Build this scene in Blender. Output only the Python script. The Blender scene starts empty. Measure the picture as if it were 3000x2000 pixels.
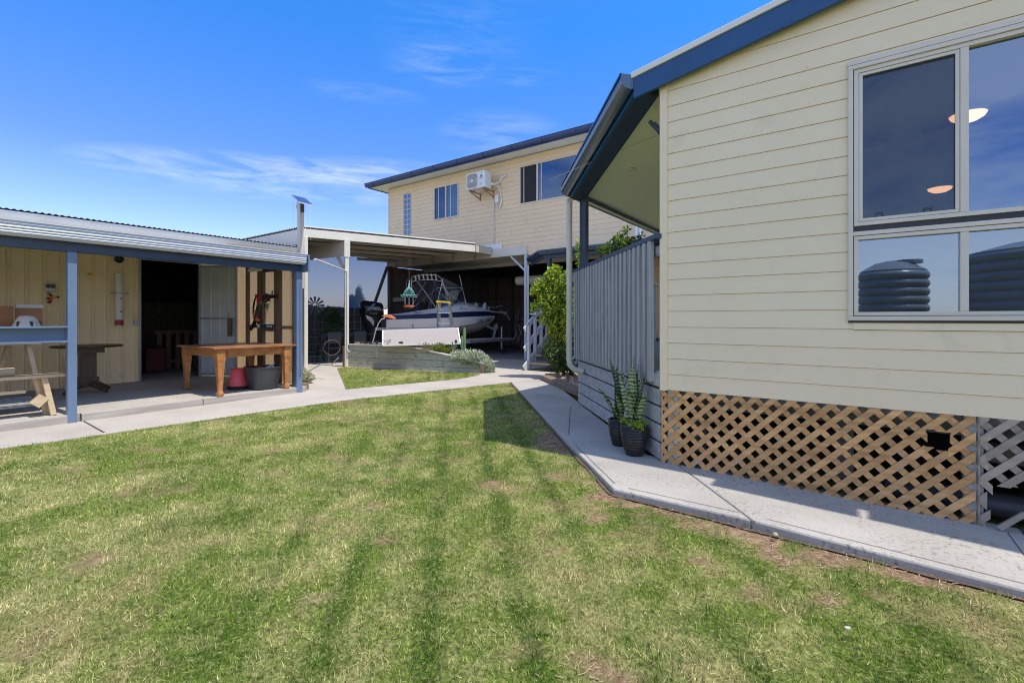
import bpy, bmesh, math, random
import numpy as np
from mathutils import Vector, Matrix, noise
random.seed(7); rng = np.random.default_rng(7)
R = math.radians
scene = bpy.context.scene
COL = bpy.data.collections.new("yard"); scene.collection.children.link(COL)

# ------------------------------------------------------------------ camera
CAMZ = 1.3; A = R(35.8); SA, CA_ = math.sin(A), math.cos(A); FP = 1084.0
cd = bpy.data.cameras.new("camera"); cam = bpy.data.objects.new("camera", cd); COL.objects.link(cam)
cam.location = (0, 0, CAMZ); cam.rotation_euler = (R(90), 0, A)
cd.sensor_width = 36; cd.lens = 36 * FP / 2352; cd.shift_y = -51 / 2352; cd.clip_end = 3000; cd.clip_start = .05
scene.camera = cam

# survey: photo measurements -> points on real planes of the yard
CR = {0: (0, 0, .784), 1: (0, 560, 2.01), 2: (400, 680, 2.6133), 3: (850, 540, 2.45), 4: (1050, 700, 3.4836), 5: (1080, 340, 3.4588),
      6: (1500, 640, 3.0152), 7: (1640, 900, 3.135), 8: (2400, 60, 1.6683), 21: (1900, 1120, 2.1382), 22: (1600, 0, 2.24),
      26: (1000, 760, 4.9), 27: (1380, 780, 5.2278), 28: (700, 740, 4.9)}
ROT = 0.
def ray(n, x, y):
    ox, oy, s = CR[n]
    if n == 0: X, Y = x, y
    else: X, Y = (ox + x / s) / 1.27551, (oy + y / s) / 1.27551
    q = (X - 1176) / FP
    v = Vector((-SA + CA_ * q, CA_ + SA * q, (733 - Y) / FP))
    return Matrix.Rotation(ROT, 3, 'Z') @ v if ROT else v
O = Vector((0, 0, CAMZ))
def onX(n, x, y, X0): d = ray(n, x, y); return O + d * (X0 / d.x)
def onY(n, x, y, Y0): d = ray(n, x, y); return O + d * (Y0 / d.y)
def onZ(n, x, y, Z0=0.): d = ray(n, x, y); return O + d * ((Z0 - CAMZ) / d.z)
def atT(n, x, y, t): return O + ray(n, x, y) * t

# ------------------------------------------------------------------ mesh builder
ORG = {}
def V(*a): return Vector(a)
class MB:
    def __init__(s): s.v = []; s.f = []
    def add(s, vs, fs):
        b = len(s.v); s.v += [tuple(v) for v in vs]; s.f += [tuple(b + i for i in f) for f in fs]; return s
    def box(s, x0, x1, y0, y1, z0, z1):
        return s.add([(x0,y0,z0),(x1,y0,z0),(x1,y1,z0),(x0,y1,z0),(x0,y0,z1),(x1,y0,z1),(x1,y1,z1),(x0,y1,z1)],
                     [(3,2,1,0),(4,5,6,7),(0,1,5,4),(1,2,6,5),(2,3,7,6),(3,0,4,7)])
    def obox(s, c, sx, sy, sz, rz=0., M3=None):
        m = M3 or Matrix.Rotation(rz, 3, 'Z'); c = Vector(c)
        vs = [c + m @ Vector((a*sx/2, b*sy/2, d*sz/2)) for d in (-1, 1) for a, b in ((-1,-1),(1,-1),(1,1),(-1,1))]
        return s.add(vs, [(3,2,1,0),(4,5,6,7),(0,1,5,4),(1,2,6,5),(2,3,7,6),(3,0,4,7)])
    def bar(s, p, q, w, h, up=(0,0,1), w2=None, h2=None):
        p, q = Vector(p), Vector(q); d = (q - p).normalized(); u = Vector(up)
        if abs(d.dot(u.normalized())) > .98: u = Vector((1, 0, 0))
        r = d.cross(u).normalized(); u = r.cross(d).normalized(); w2 = w2 or w; h2 = h2 or h; vs = []
        for c, a, b in ((p, w, h), (q, w2, h2)):
            for i, j in ((-1,-1),(1,-1),(1,1),(-1,1)): vs.append(c + r*(i*a/2) + u*(j*b/2))
        return s.add(vs, [(3,2,1,0),(4,5,6,7),(0,1,5,4),(1,2,6,5),(2,3,7,6),(3,0,4,7)])
    def tube(s, pts, r, seg=8, caps=True):
        pts = [Vector(p) for p in pts]; n = len(pts); rs = r if isinstance(r, (list, tuple)) else [r]*n
        vs = []; prev = None
        for i, p in enumerate(pts):
            d = (pts[min(i+1,n-1)] - pts[max(i-1,0)]).normalized()
            if prev is None:
                a = Vector((0,0,1)) if abs(d.z) < .9 else Vector((1,0,0)); u = d.cross(a).normalized()
            else: u = (prev - d*prev.dot(d)).normalized()
            prev = u; w = d.cross(u)
            for k in range(seg):
                t = 2*math.pi*k/seg; vs.append(p + (u*math.cos(t) + w*math.sin(t))*rs[i])
        fs = [(i*seg+k, i*seg+(k+1)%seg, (i+1)*seg+(k+1)%seg, (i+1)*seg+k) for i in range(n-1) for k in range(seg)]
        if caps: fs += [tuple(range(seg))[::-1], tuple((n-1)*seg+k for k in range(seg))]
        return s.add(vs, fs)
    def lathe(s, prof, c=(0,0,0), seg=20, sq=1.0, cap=True, M4=None):
        vs = []; c = Vector(c)
        for r, z in prof:
            for k in range(seg):
                t = 2*math.pi*k/seg; x, y = math.cos(t), math.sin(t)
                if sq != 1.0:
                    m = (abs(x)**sq + abs(y)**sq)**(-1/sq); x *= m; y *= m
                p = Vector((r*x, r*y, z)); p = (M4 @ p) if M4 else p; vs.append(c + p)
        n = len(prof)
        fs = [(i*seg+k, i*seg+(k+1)%seg, (i+1)*seg+(k+1)%seg, (i+1)*seg+k) for i in range(n-1) for k in range(seg)]
        if cap: fs += [tuple(range(seg))[::-1], tuple((n-1)*seg+k for k in range(seg))]
        return s.add(vs, fs)
    def prism(s, poly, ext):
        poly = [Vector(p) for p in poly]; e = Vector(ext); n = len(poly)
        return s.add(poly + [p + e for p in poly], [tuple(range(n))[::-1], tuple(range(n, 2*n))] + [(i, (i+1)%n, n+(i+1)%n, n+i) for i in range(n)])
    def quad(s, a, b, c, d): return s.add([a,b,c,d], [(0,1,2,3)])
    def grid(s, rows):
        n, m = len(rows), len(rows[0]); vs = [p for r in rows for p in r]
        return s.add(vs, [(i*m+j, i*m+j+1, (i+1)*m+j+1, (i+1)*m+j) for i in range(n-1) for j in range(m-1)])
    def build(s, name, mat, parent=None, smooth=False, bevel=0, fixn=True, solid=0):
        me = bpy.data.meshes.new(name); o = bpy.data.objects.new(name, me); COL.objects.link(o)
        off = ORG.get(parent.name, Vector()) if parent else Vector()
        me.from_pydata([tuple(Vector(v) - off) for v in s.v], [], s.f)
        if fixn:
            bm = bmesh.new(); bm.from_mesh(me); bmesh.ops.recalc_face_normals(bm, faces=bm.faces); bm.to_mesh(me); bm.free()
        me.materials.append(mat)
        if smooth:
            me.polygons.foreach_set("use_smooth", [True]*len(me.polygons))
            try: me.set_sharp_from_angle(angle=R(40))
            except Exception: pass
        if parent: o.parent = parent; ORG[o.name] = off
        else: ORG[o.name] = Vector()
        if solid: m = o.modifiers.new("solid", 'SOLIDIFY'); m.thickness = solid; m.offset = 0
        if bevel: m = o.modifiers.new("bevel", 'BEVEL'); m.width = bevel; m.segments = 2; m.limit_method = 'ANGLE'; m.angle_limit = R(50)
        return o
def bx(*a): return MB().box(*a)
def tag(o, label=None, cat=None, group=None, kind=None):
    if label: o['label'] = label
    if cat: o['category'] = cat
    if group: o['group'] = group
    if kind: o['kind'] = kind
    return o
def thing(name, loc, label, cat, group=None):
    o = bpy.data.objects.new(name, None); COL.objects.link(o); o.location = Matrix.Rotation(-ROT, 3, 'Z') @ Vector(loc); o.rotation_euler = (0, 0, -ROT); o.empty_display_size = .1
    ORG[o.name] = Vector(loc); return tag(o, label, cat, group)
def numpy_mesh(name, verts, nper, mat, parent=None, kind=None, label=None):
    me = bpy.data.meshes.new(name); nv = len(verts); nf = nv // nper
    off = ORG.get(parent.name, Vector()) if parent else Vector()
    me.vertices.add(nv); me.vertices.foreach_set("co", (verts - np.array(off)).astype(np.float32).ravel())
    me.loops.add(nv); me.loops.foreach_set("vertex_index", np.arange(nv, dtype=np.int32))
    me.polygons.add(nf); me.polygons.foreach_set("loop_start", np.arange(0, nv, nper, dtype=np.int32))
    me.polygons.foreach_set("loop_total", np.full(nf, nper, dtype=np.int32))
    me.update(calc_edges=True); me.materials.append(mat)
    o = bpy.data.objects.new(name, me); COL.objects.link(o)
    if parent: o.parent = parent; ORG[o.name] = off
    if kind: o['kind'] = kind
    return o
def text(name, s, size, origin, xdir, updir, mat, parent, ext=.002, align='LEFT', shear=0, sx=1.):
    cu = bpy.data.curves.new(name, 'FONT'); cu.body = s; cu.size = size; cu.extrude = ext; cu.align_x = align; cu.shear = shear
    t = bpy.data.objects.new(name + "_src", cu); COL.objects.link(t); bpy.context.view_layer.update()
    me = bpy.data.meshes.new_from_object(t); bpy.data.objects.remove(t)
    x = Vector(xdir).normalized(); u = Vector(updir).normalized(); n = x.cross(u).normalized()
    off = ORG.get(parent.name, Vector()) if parent else Vector()
    M4 = Matrix(((x.x*sx, u.x, n.x, 0), (x.y*sx, u.y, n.y, 0), (x.z*sx, u.z, n.z, 0), (0,0,0,1)))
    me.transform(Matrix.Translation(Vector(origin) - off) @ M4)
    me.materials.clear(); me.materials.append(mat)
    o = bpy.data.objects.new(name, me); COL.objects.link(o)
    if parent: o.parent = parent; ORG[o.name] = off
    return o

# ------------------------------------------------------------------ materials
def nodes(name):
    m = bpy.data.materials.new(name); m.use_nodes = True; nt = m.node_tree
    return m, nt, nt.nodes["Principled BSDF"], nt.nodes["Material Output"]
def nz(nt, scale, detail=4, vec=None, rough=.55, dist=0):
    n = nt.nodes.new("ShaderNodeTexNoise"); n.inputs["Scale"].default_value = scale; n.inputs["Detail"].default_value = detail
    n.inputs["Roughness"].default_value = rough; n.inputs["Distortion"].default_value = dist
    if vec: nt.links.new(vec, n.inputs["Vector"])
    return n.outputs["Fac"]
def coord(nt, scale=(1,1,1), rot=(0,0,0), kind="Object"):
    tc = nt.nodes.new("ShaderNodeTexCoord"); mp = nt.nodes.new("ShaderNodeMapping")
    mp.inputs["Scale"].default_value = scale; mp.inputs["Rotation"].default_value = rot
    nt.links.new(tc.outputs[kind], mp.inputs["Vector"]); return mp.outputs["Vector"]
def wpos(nt, scale=(1,1,1), rot=(0,0,0)):
    tc = nt.nodes.new("ShaderNodeNewGeometry"); mp = nt.nodes.new("ShaderNodeMapping")
    mp.inputs["Scale"].default_value = scale; mp.inputs["Rotation"].default_value = rot
    nt.links.new(tc.outputs["Position"], mp.inputs["Vector"]); return mp.outputs["Vector"]
def rmp(nt, fac, a, b, ca=(0,0,0,1), cb=(1,1,1,1)):
    r = nt.nodes.new("ShaderNodeValToRGB"); r.color_ramp.elements[0].position = a; r.color_ramp.elements[1].position = b
    r.color_ramp.elements[0].color = ca; r.color_ramp.elements[1].color = cb
    nt.links.new(fac, r.inputs[0]); return r.outputs[0]
def mix(nt, fac, a, b, mode='MIX'):
    m = nt.nodes.new("ShaderNodeMix"); m.data_type = 'RGBA'; m.blend_type = mode
    for s, v in ((0, fac), (6, a), (7, b)):
        if isinstance(v, (int, float)): m.inputs[s].default_value = v
        elif isinstance(v, (tuple, list)): m.inputs[s].default_value = tuple(v) + ((1,) if len(v) == 3 else ())
        else: nt.links.new(v, m.inputs[s])
    return m.outputs[2]
def bump(nt, h, strength, dist=.01):
    b = nt.nodes.new("ShaderNodeBump"); b.inputs["Strength"].default_value = strength; b.inputs["Distance"].default_value = dist
    nt.links.new(h, b.inputs["Height"]); return b.outputs["Normal"]
def M(name, c, rough=.6, c2=None, ns=2.5, lo=.35, hi=.7, bmp=0., bs=60, metal=0, stretch=(1,1,1), world=False, c3=None, n3=14, lo3=.58, hi3=.72, spec=.5):
    m, nt, p, out = nodes(name)
    vec = wpos(nt, stretch) if world else coord(nt, stretch)
    c2 = c2 or tuple(x*.82 for x in c)
    col = mix(nt, rmp(nt, nz(nt, ns, 6, vec), lo, hi), c, c2)
    if c3: col = mix(nt, rmp(nt, nz(nt, n3, 8, vec, .65), lo3, hi3), col, c3)
    nt.links.new(col, p.inputs["Base Color"]); p.inputs["Roughness"].default_value = rough
    p.inputs["Metallic"].default_value = metal; p.inputs["Specular IOR Level"].default_value = spec
    if bmp: nt.links.new(bump(nt, nz(nt, bs, 6, vec), bmp), p.inputs["Normal"])
    return m
def wood(name, c, c2, rough=.6, ax=0, scale=1.0, bmp=.25, c3=None):
    st = [18*scale]*3; st[ax] = 1.1*scale
    m, nt, p, out = nodes(name); vec = coord(nt, tuple(st))
    g = nz(nt, 1.3, 8, vec, .6, .6)
    geo = nt.nodes.new("ShaderNodeNewGeometry")
    col = mix(nt, rmp(nt, g, .35, .68), c, c2)
    rv = rmp(nt, geo.outputs["Random Per Island"], 0, 1, (.78,.78,.78,1), (1.1,1.1,1.1,1))
    col = mix(nt, 1.0, col, rv, 'MULTIPLY')
    if c3: col = mix(nt, rmp(nt, nz(nt, 5, 3, coord(nt, (1,1,1))), .62, .7), col, c3)
    nt.links.new(col, p.inputs["Base Color"]); p.inputs["Roughness"].default_value = rough
    nt.links.new(bump(nt, g, bmp, .004), p.inputs["Normal"]); return m

m_cream = M("cream_cladding", (.84,.69,.455), .45, (.805,.655,.42), 1.2, c3=(.68,.57,.39), n3=3, lo3=.58, hi3=.78, bmp=.06, bs=90)
m_creamB = M("cream_cladding_weathered", (.79,.61,.38), .5, (.75,.57,.35), .8, c3=(.66,.49,.30), n3=2.5, lo3=.55, hi3=.8, bmp=.05, bs=60)
m_trimcream = M("cream_trim", (.66,.61,.50), .4, (.60,.55,.44), 2)
m_frame = M("window_frame_metal", (.68,.60,.48), .35, (.62,.55,.44), 3, spec=.6)
m_shedwall = M("cream_steel_sheet", (.88,.72,.44), .42, (.80,.64,.38), 1.1, c3=(.50,.40,.26), n3=4, lo3=.6, hi3=.8)
m_blue = M("blue_paint_shaded", (.024,.045,.085), .4, (.02,.038,.072), 3, c3=(.05,.075,.115), n3=9, lo3=.6, hi3=.8, bmp=.04)  # same blue as the posts, darkened to carry the beam's shade
m_bluelit = M("blue_paint_sunlit", (.135,.19,.285), .4, (.115,.165,.25), 3, c3=(.19,.24,.32), n3=9, lo3=.62, hi3=.8, bmp=.04)  # lighter copy of the same blue, sunlight put into the colour
m_barge = M("blue_barge_paint", (.010,.075,.20), .4, (.008,.062,.17), 2.5, c3=(.02,.09,.22), n3=7, lo3=.6, hi3=.8, bmp=.04)
m_gutterblue = M("blue_gutter_steel", (.03,.06,.115), .18, (.035,.07,.13), 3, spec=.8)
m_eaveB = M("navy_gutter_steel", (.012,.036,.12), .25, (.016,.045,.14), 3, spec=.7)
m_white = M("white_paint", (.74,.74,.72), .4, (.68,.68,.66), 3)
m_paleblue = M("pale_blue_paint", (.54,.57,.60), .5, (.46,.49,.52), 4, c3=(.38,.41,.44), n3=20)
m_beige = M("beige_paint", (.55,.48,.39), .5, (.49,.42,.34), 2)
m_greygutter = M("grey_steel_gutter", (.50,.52,.56), .35, (.45,.47,.52), 3, spec=.6)
m_whitegutter = M("cream_steel_gutter", (.76,.72,.64), .35, (.70,.66,.58), 3)
m_galv = M("galvanised_steel", (.42,.44,.45), .4, (.34,.36,.38), 8, metal=.6)
m_alu = M("aluminium", (.62,.64,.66), .3, (.5,.52,.55), 8, metal=.8)
m_ceiling = M("eave_lining", (.84,.88,.64), .6, (.80,.85,.60), 1)
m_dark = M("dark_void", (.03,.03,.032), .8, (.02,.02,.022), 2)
m_black = M("black_plastic", (.018,.018,.02), .35, (.026,.026,.028), 6)
m_glossblack = M("black_gloss", (.012,.013,.016), .12, (.02,.021,.025), 6)
m_soil = M("garden_soil", (.11,.075,.05), .95, (.06,.042,.03), 9, bmp=.8, bs=60)
m_oldwood = wood("weathered_timber", (.42,.42,.40), (.21,.21,.205), .75, 0, 1, .4, c3=(.30,.28,.24))
m_oldwoodz = wood("weathered_baluster_timber", (.52,.51,.485), (.33,.325,.31), .75, 2, 1, .4)
m_skirt = wood("weathered_deck_timber", (.54,.53,.51), (.35,.345,.335), .75, 0, .7, .4)
m_bed = wood("treated_sleeper_timber", (.56,.54,.45), (.38,.37,.30), .8, 0, .8, .4, c3=(.30,.25,.18))
m_bedcap = wood("pale_cap_timber", (.58,.55,.50), (.44,.41,.37), .7, 0, .8, .3)
m_lattice = wood("new_pine_lattice", (.70,.41,.17), (.40,.20,.07), .7, 0, .9, .4, c3=(.50,.33,.18))
m_latticeold = wood("aged_pine_lattice", (.42,.34,.25), (.28,.23,.18), .7, 0, .6, .25)
m_table = wood("varnished_pine", (.50,.22,.075), (.27,.10,.03), .32, 0, .5, .15)
m_tabletop = wood("worn_table_top", (.42,.20,.09), (.24,.10,.045), .35, 0, .5, .15)
m_darkwood = wood("dark_stained_wood", (.09,.045,.025), (.045,.022,.014), .35, 2, .6, .15)
m_pine = wood("raw_pine", (.68,.52,.33), (.55,.39,.22), .6, 1, .6, .2)
m_stud = wood("brown_stud_timber", (.20,.125,.085), (.11,.065,.045), .7, 2, .8, .2)
m_cedar = wood("cedar_board", (.42,.20,.09), (.27,.11,.045), .5, 1, .8, .2)
m_tread = wood("stair_tread_timber", (.52,.36,.24), (.36,.24,.16), .6, 0, .8, .2)
m_paling = wood("paling_fence_timber", (.16,.15,.12), (.09,.085,.07), .8, 2, .6, .3)
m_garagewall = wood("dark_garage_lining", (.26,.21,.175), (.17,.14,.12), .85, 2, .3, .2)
m_sleeper = wood("brown_sleeper", (.26,.19,.14), (.17,.12,.09), .8, 0, .6, .4)
m_red = M("red_plastic", (.34,.025,.03), .4, (.28,.02,.025), 6)
m_dimred = M("dim_red_paint", (.10,.012,.012), .6, (.07,.01,.01), 6)
m_redpot = M("faded_red_plastic", (.75,.10,.12), .45, (.66,.08,.10), 5)
m_green = M("green_plastic", (.03,.22,.10), .4, (.02,.16,.08), 6)
m_orange = M("orange_plastic", (.85,.22,.06), .45, (.75,.17,.04), 6)
m_yellow = M("yellow_plastic", (.80,.48,.04), .4, (.72,.40,.03), 6)
m_teal = M("teal_painted_wire", (.18,.52,.42), .5, (.10,.36,.30), 20)
m_gel = M("boat_white_gelcoat", (.72,.71,.70), .15, (.67,.66,.65), 1.5, spec=.7)
m_navy = M("navy_gelcoat", (.010,.016,.045), .3, (.012,.02,.055), 2, spec=.25)
m_canvas = M("navy_canvas", (.035,.05,.09), .8, (.05,.065,.11), 4)
m_hullgrey = M("hull_bottom_paint", (.42,.42,.40), .4, (.34,.34,.32), 4)
m_plasticwhite = M("white_plastic", (.72,.71,.68), .35, (.66,.65,.61), 4)
m_tub = M("dark_grey_tub_plastic", (.045,.05,.052), .45, (.06,.066,.07), 5)
m_tank = M("dark_grey_tank_plastic", (.27,.28,.28), .3, (.21,.22,.22), 2)
m_stone = M("pebble_stone", (.48,.33,.25), .8, (.32,.22,.17), 10, bmp=.3, bs=30)
m_roofsheet = M("corrugated_steel_roof", (.42,.44,.46), .35, (.36,.38,.40), 3, metal=.3)
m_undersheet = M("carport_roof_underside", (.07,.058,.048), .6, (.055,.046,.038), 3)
m_intwall = M("interior_plaster", (.42,.42,.43), .7, (.38,.38,.39), 1)
m_bedsheet = M("white_bed_cover", (.75,.77,.80), .8, (.66,.69,.74), 3, bmp=.4, bs=6)
m_pot = M("black_glazed_pot", (.018,.017,.016), .32, (.03,.028,.026), 10, spec=.35)

def concrete(name, a, b, stain, world=True):
    m, nt, p, out = nodes(name); v = wpos(nt)
    col = mix(nt, rmp(nt, nz(nt, 1.6, 6, v), .3, .7), a, b)
    col = mix(nt, rmp(nt, nz(nt, .45, 5, wpos(nt, (1,2.2,1))), .45, .75), col, tuple(x*.8 for x in b))
    st = mix(nt, 1.0, rmp(nt, nz(nt, 2.3, 3, v), .38, .58), rmp(nt, nz(nt, 38, 6, v, .7), .52, .66), 'MULTIPLY')
    col = mix(nt, st, col, stain)
    col = mix(nt, rmp(nt, nz(nt, 75, 4, v, .75), .56, .70), col, tuple(x*.55 for x in b))
    nt.links.new(mix(nt, rmp(nt, nz(nt, 160, 3, v), .3, .75), col, tuple(x*.85 for x in a), 'MIX') if 0 else col, p.inputs["Base Color"])
    p.inputs["Roughness"].default_value = .85
    nt.links.new(bump(nt, nz(nt, 120, 6, v, .7), .35, .004), p.inputs["Normal"]); return m
m_conc = concrete("path_concrete", (.43,.395,.35), (.36,.33,.29), (.15,.135,.115))
m_concwarm = concrete("warm_path_concrete", (.46,.41,.355), (.40,.35,.30), (.25,.205,.165))
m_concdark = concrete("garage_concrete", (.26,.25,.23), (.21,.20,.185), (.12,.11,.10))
m_joint = M("joint_grime", (.05,.045,.04), .95, (.08,.07,.06), 12)

def glassmat(name, tint, fac, inner=(.02,.03,.05), see=.6, rough=0.0):
    m, nt, p, out = nodes(name); nt.nodes.remove(p)
    tr = nt.nodes.new("ShaderNodeBsdfTransparent"); tr.inputs[0].default_value = (*tint, 1)
    df = nt.nodes.new("ShaderNodeBsdfDiffuse"); df.inputs[0].default_value = (*inner, 1)
    gl = nt.nodes.new("ShaderNodeBsdfGlossy"); gl.inputs["Roughness"].default_value = rough; gl.inputs[0].default_value = (.62,.80,1,1)
    m1 = nt.nodes.new("ShaderNodeMixShader"); m1.inputs[0].default_value = see
    nt.links.new(df.outputs[0], m1.inputs[1]); nt.links.new(tr.outputs[0], m1.inputs[2])
    lw = nt.nodes.new("ShaderNodeFresnel"); lw.inputs[0].default_value = 1.5
    ad = nt.nodes.new("ShaderNodeMath"); ad.operation = 'ADD'; ad.inputs[1].default_value = fac; ad.use_clamp = True
    nt.links.new(lw.outputs[0], ad.inputs[0])
    m2 = nt.nodes.new("ShaderNodeMixShader"); nt.links.new(ad.outputs[0], m2.inputs[0])
    nt.links.new(m1.outputs[0], m2.inputs[1]); nt.links.new(gl.outputs[0], m2.inputs[2]); nt.links.new(m2.outputs[0], out.inputs[0])
    return m
m_glass = glassmat("tinted_glass", (.72,.78,.85), .24, see=.9)
m_glassB = glassmat("dark_window_glass", (.2,.25,.35), .10, (.010,.022,.05), see=.25)
m_glassblue = glassmat("curtained_glass", (.2,.25,.35), .10, (.06,.12,.17), see=.1)
m_clear = glassmat("clear_plastic", (.75,.78,.8), .0, (.2,.2,.2), see=.97)
m_edge = wood("weathered_edge_sleeper", (.50,.45,.38), (.33,.29,.25), .8, 1, .8, .4)
m_block = glassmat("glass_block", (.3,.4,.6), .12, (.10,.17,.33), see=.2, rough=.12)

def meshcloth(name, c, see, weave=260, c2=None):
    m, nt, p, out = nodes(name); nt.nodes.remove(p); v = coord(nt)
    w = nz(nt, weave, 2, coord(nt, (1,1,.25))); w2 = nz(nt, weave, 2, coord(nt, (.2,.2,1)))
    f = mix(nt, .5, w, w2)
    big = nz(nt, 3, 3, v)
    col = mix(nt, rmp(nt, f, .4, .6), c, c2 or tuple(x*.7 for x in c))
    df = nt.nodes.new("ShaderNodeBsdfDiffuse"); nt.links.new(col, df.inputs[0])
    tl = nt.nodes.new("ShaderNodeBsdfTranslucent"); nt.links.new(col, tl.inputs[0])
    ms = nt.nodes.new("ShaderNodeMixShader"); ms.inputs[0].default_value = .5
    nt.links.new(df.outputs[0], ms.inputs[1]); nt.links.new(tl.outputs[0], ms.inputs[2])
    tr = nt.nodes.new("ShaderNodeBsdfTransparent"); mm = nt.nodes.new("ShaderNodeMixShader"); mm.inputs[0].default_value = see
    nt.links.new(ms.outputs[0], mm.inputs[1]); nt.links.new(tr.outputs[0], mm.inputs[2]); nt.links.new(mm.outputs[0], out.inputs[0])
    return m
m_screen = meshcloth("insect_screen_mesh", (.13,.14,.16), .5, 120)
m_shade = meshcloth("shade_cloth", (.10,.15,.31), .22, 90)
m_hessian = meshcloth("hessian_shade_cloth", (.88,.62,.36), .10, 60, (.76,.52,.28))

def emis(name, c, s):
    m, nt, p, out = nodes(name); p.inputs["Base Color"].default_value = (*c, 1)
    p.inputs["Emission Color"].default_value = (*c, 1); p.inputs["Emission Strength"].default_value = s; return m
m_lamp = emis("lit_lamp_glass", (1.0,.50,.24), 2.2)

def leafmat(name, c, c2, trans=.35, rough=.5, sc=4):
    m, nt, p, out = nodes(name); geo = nt.nodes.new("ShaderNodeNewGeometry")
    col = mix(nt, rmp(nt, geo.outputs["Random Per Island"], .1, .9), c, c2)
    nt.links.new(col, p.inputs["Base Color"]); p.inputs["Roughness"].default_value = rough
    tl = nt.nodes.new("ShaderNodeBsdfTranslucent"); nt.links.new(mix(nt, 1.0, col, (1.5,1.6,.7), 'MULTIPLY'), tl.inputs[0])
    ms = nt.nodes.new("ShaderNodeMixShader"); ms.inputs[0].default_value = trans
    nt.links.new(p.outputs[0], ms.inputs[1]); nt.links.new(tl.outputs[0], ms.inputs[2]); nt.links.new(ms.outputs[0], out.inputs[0]); return m
m_leaf = leafmat("bright_shrub_leaves", (.17,.27,.03), (.46,.50,.05))
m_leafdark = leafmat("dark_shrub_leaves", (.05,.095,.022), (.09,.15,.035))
m_leafsilver = leafmat("silver_leaves", (.20,.25,.17), (.32,.36,.26), .2)
m_leafyel = leafmat("yellow_green_leaves", (.20,.22,.04), (.32,.28,.05))
m_petal = leafmat("white_petals", (.78,.78,.76), (.85,.85,.84), .3)
m_succ = leafmat("succulent_leaves", (.36,.38,.24), (.5,.5,.34), .15)

# lawn colour in world space: mowing stripes, dry patches, bare mulch
def lawncolor(nt, blades):
    v = wpos(nt); g = nt.nodes.new("ShaderNodeNewGeometry")
    rot = wpos(nt, (1,1,1), (0,0,R(-43)))          # stripes run towards the stairs
    wv = nt.nodes.new("ShaderNodeTexWave"); wv.wave_type = 'BANDS'; wv.bands_direction = 'X'; wv.inputs["Scale"].default_value = .73; wv.inputs["Phase Offset"].default_value = 1.46
    wv.inputs["Distortion"].default_value = .9; wv.inputs["Detail"].default_value = 2; wv.inputs["Detail Scale"].default_value = .8
    nt.links.new(rot, wv.inputs["Vector"])
    band = rmp(nt, mix(nt, .16, wv.outputs["Fac"], nz(nt, 5, 7, v, .65)), .06, .34, (1,1,1,1), (0,0,0,1))
    str_ = rmp(nt, nz(nt, .7, 4, wpos(nt, (1,1,1), (0,0,.3)), .55), .34, .56, (.12,.12,.12,1), (1,1,1,1))
    sx_ = nt.nodes.new("ShaderNodeSeparateXYZ"); nt.links.new(rot, sx_.inputs[0])
    mr_ = nt.nodes.new("ShaderNodeMapRange"); mr_.inputs[1].default_value = -1.7; mr_.inputs[2].default_value = -.45; mr_.inputs[3].default_value = .22; mr_.inputs[4].default_value = .9
    nt.links.new(sx_.outputs["X"], mr_.inputs[0]); str_ = mix(nt, 1.0, str_, mr_.outputs[0], 'MULTIPLY')
    blot = rmp(nt, nz(nt, 1.5, 6, wpos(nt, (1,.8,1), (0,0,.8)), .6), .36, .56, (.35,.35,.35,1), (1,1,1,1))
    stripe = mix(nt, mix(nt, 1.0, band, str_, 'MULTIPLY'), blot, (.0,.0,.0))
    big = rmp(nt, nz(nt, .85, 5, wpos(nt, (1.5,.9,1), (0,0,R(40))), .6), .36, .64)
    fine = rmp(nt, nz(nt, 5.5, 5, v, .65), .35, .65)
    green, mid, dry = (.085,.160,.018), (.225,.310,.052), (.60,.55,.24)
    c = mix(nt, stripe, green, mid)
    f = mix(nt, .5, big, fine); f2 = mix(nt, 1.0, f, mix(nt, .55, stripe, (1,1,1)), 'MULTIPLY')
    c = mix(nt, rmp(nt, f2, .30, .95), c, dry)
    c = mix(nt, rmp(nt, nz(nt, 42, 5, v, .7), .52, .66, (0,0,0,1), (.8,.8,.8,1)), c, dry)
    c = mix(nt, rmp(nt, nz(nt, 33, 5, wpos(nt, (1,1,1), (0,0,2)), .7), .54, .68, (0,0,0,1), (.8,.8,.8,1)), c, (.055,.105,.013))
    c = mix(nt, rmp(nt, nz(nt, 1.3, 6, wpos(nt, (1,1.4,1), (0,0,1)), .62), .54, .68, (0,0,0,1), (.65,.65,.65,1)), c, (.48,.38,.19))
    return c, g
def lawnbase():
    m, nt, p, out = nodes("lawn_soil"); c, g = lawncolor(nt, False)
    v = wpos(nt); c = mix(nt, rmp(nt, nz(nt, 45, 6, v, .7), .35, .6), mix(nt, 1.0, c, (.25,.25,.22), 'MULTIPLY'), mix(nt, 1.0, c, (.75,.75,.7), 'MULTIPLY'))
    at = nt.nodes.new("ShaderNodeAttribute"); at.attribute_name = "bare"
    mul = mix(nt, rmp(nt, nz(nt, 26, 6, wpos(nt, (1,.5,1)), .7), .35, .65), (.15,.085,.05), (.40,.27,.17))
    c = mix(nt, at.outputs["Fac"], c, mul)
    nt.links.new(c, p.inputs["Base Color"]); p.inputs["Roughness"].default_value = .95; p.inputs["Specular IOR Level"].default_value = .1
    nt.links.new(bump(nt, nz(nt, 70, 6, v, .7), .9, .02), p.inputs["Normal"]); return m
m_lawn = lawnbase()
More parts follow.
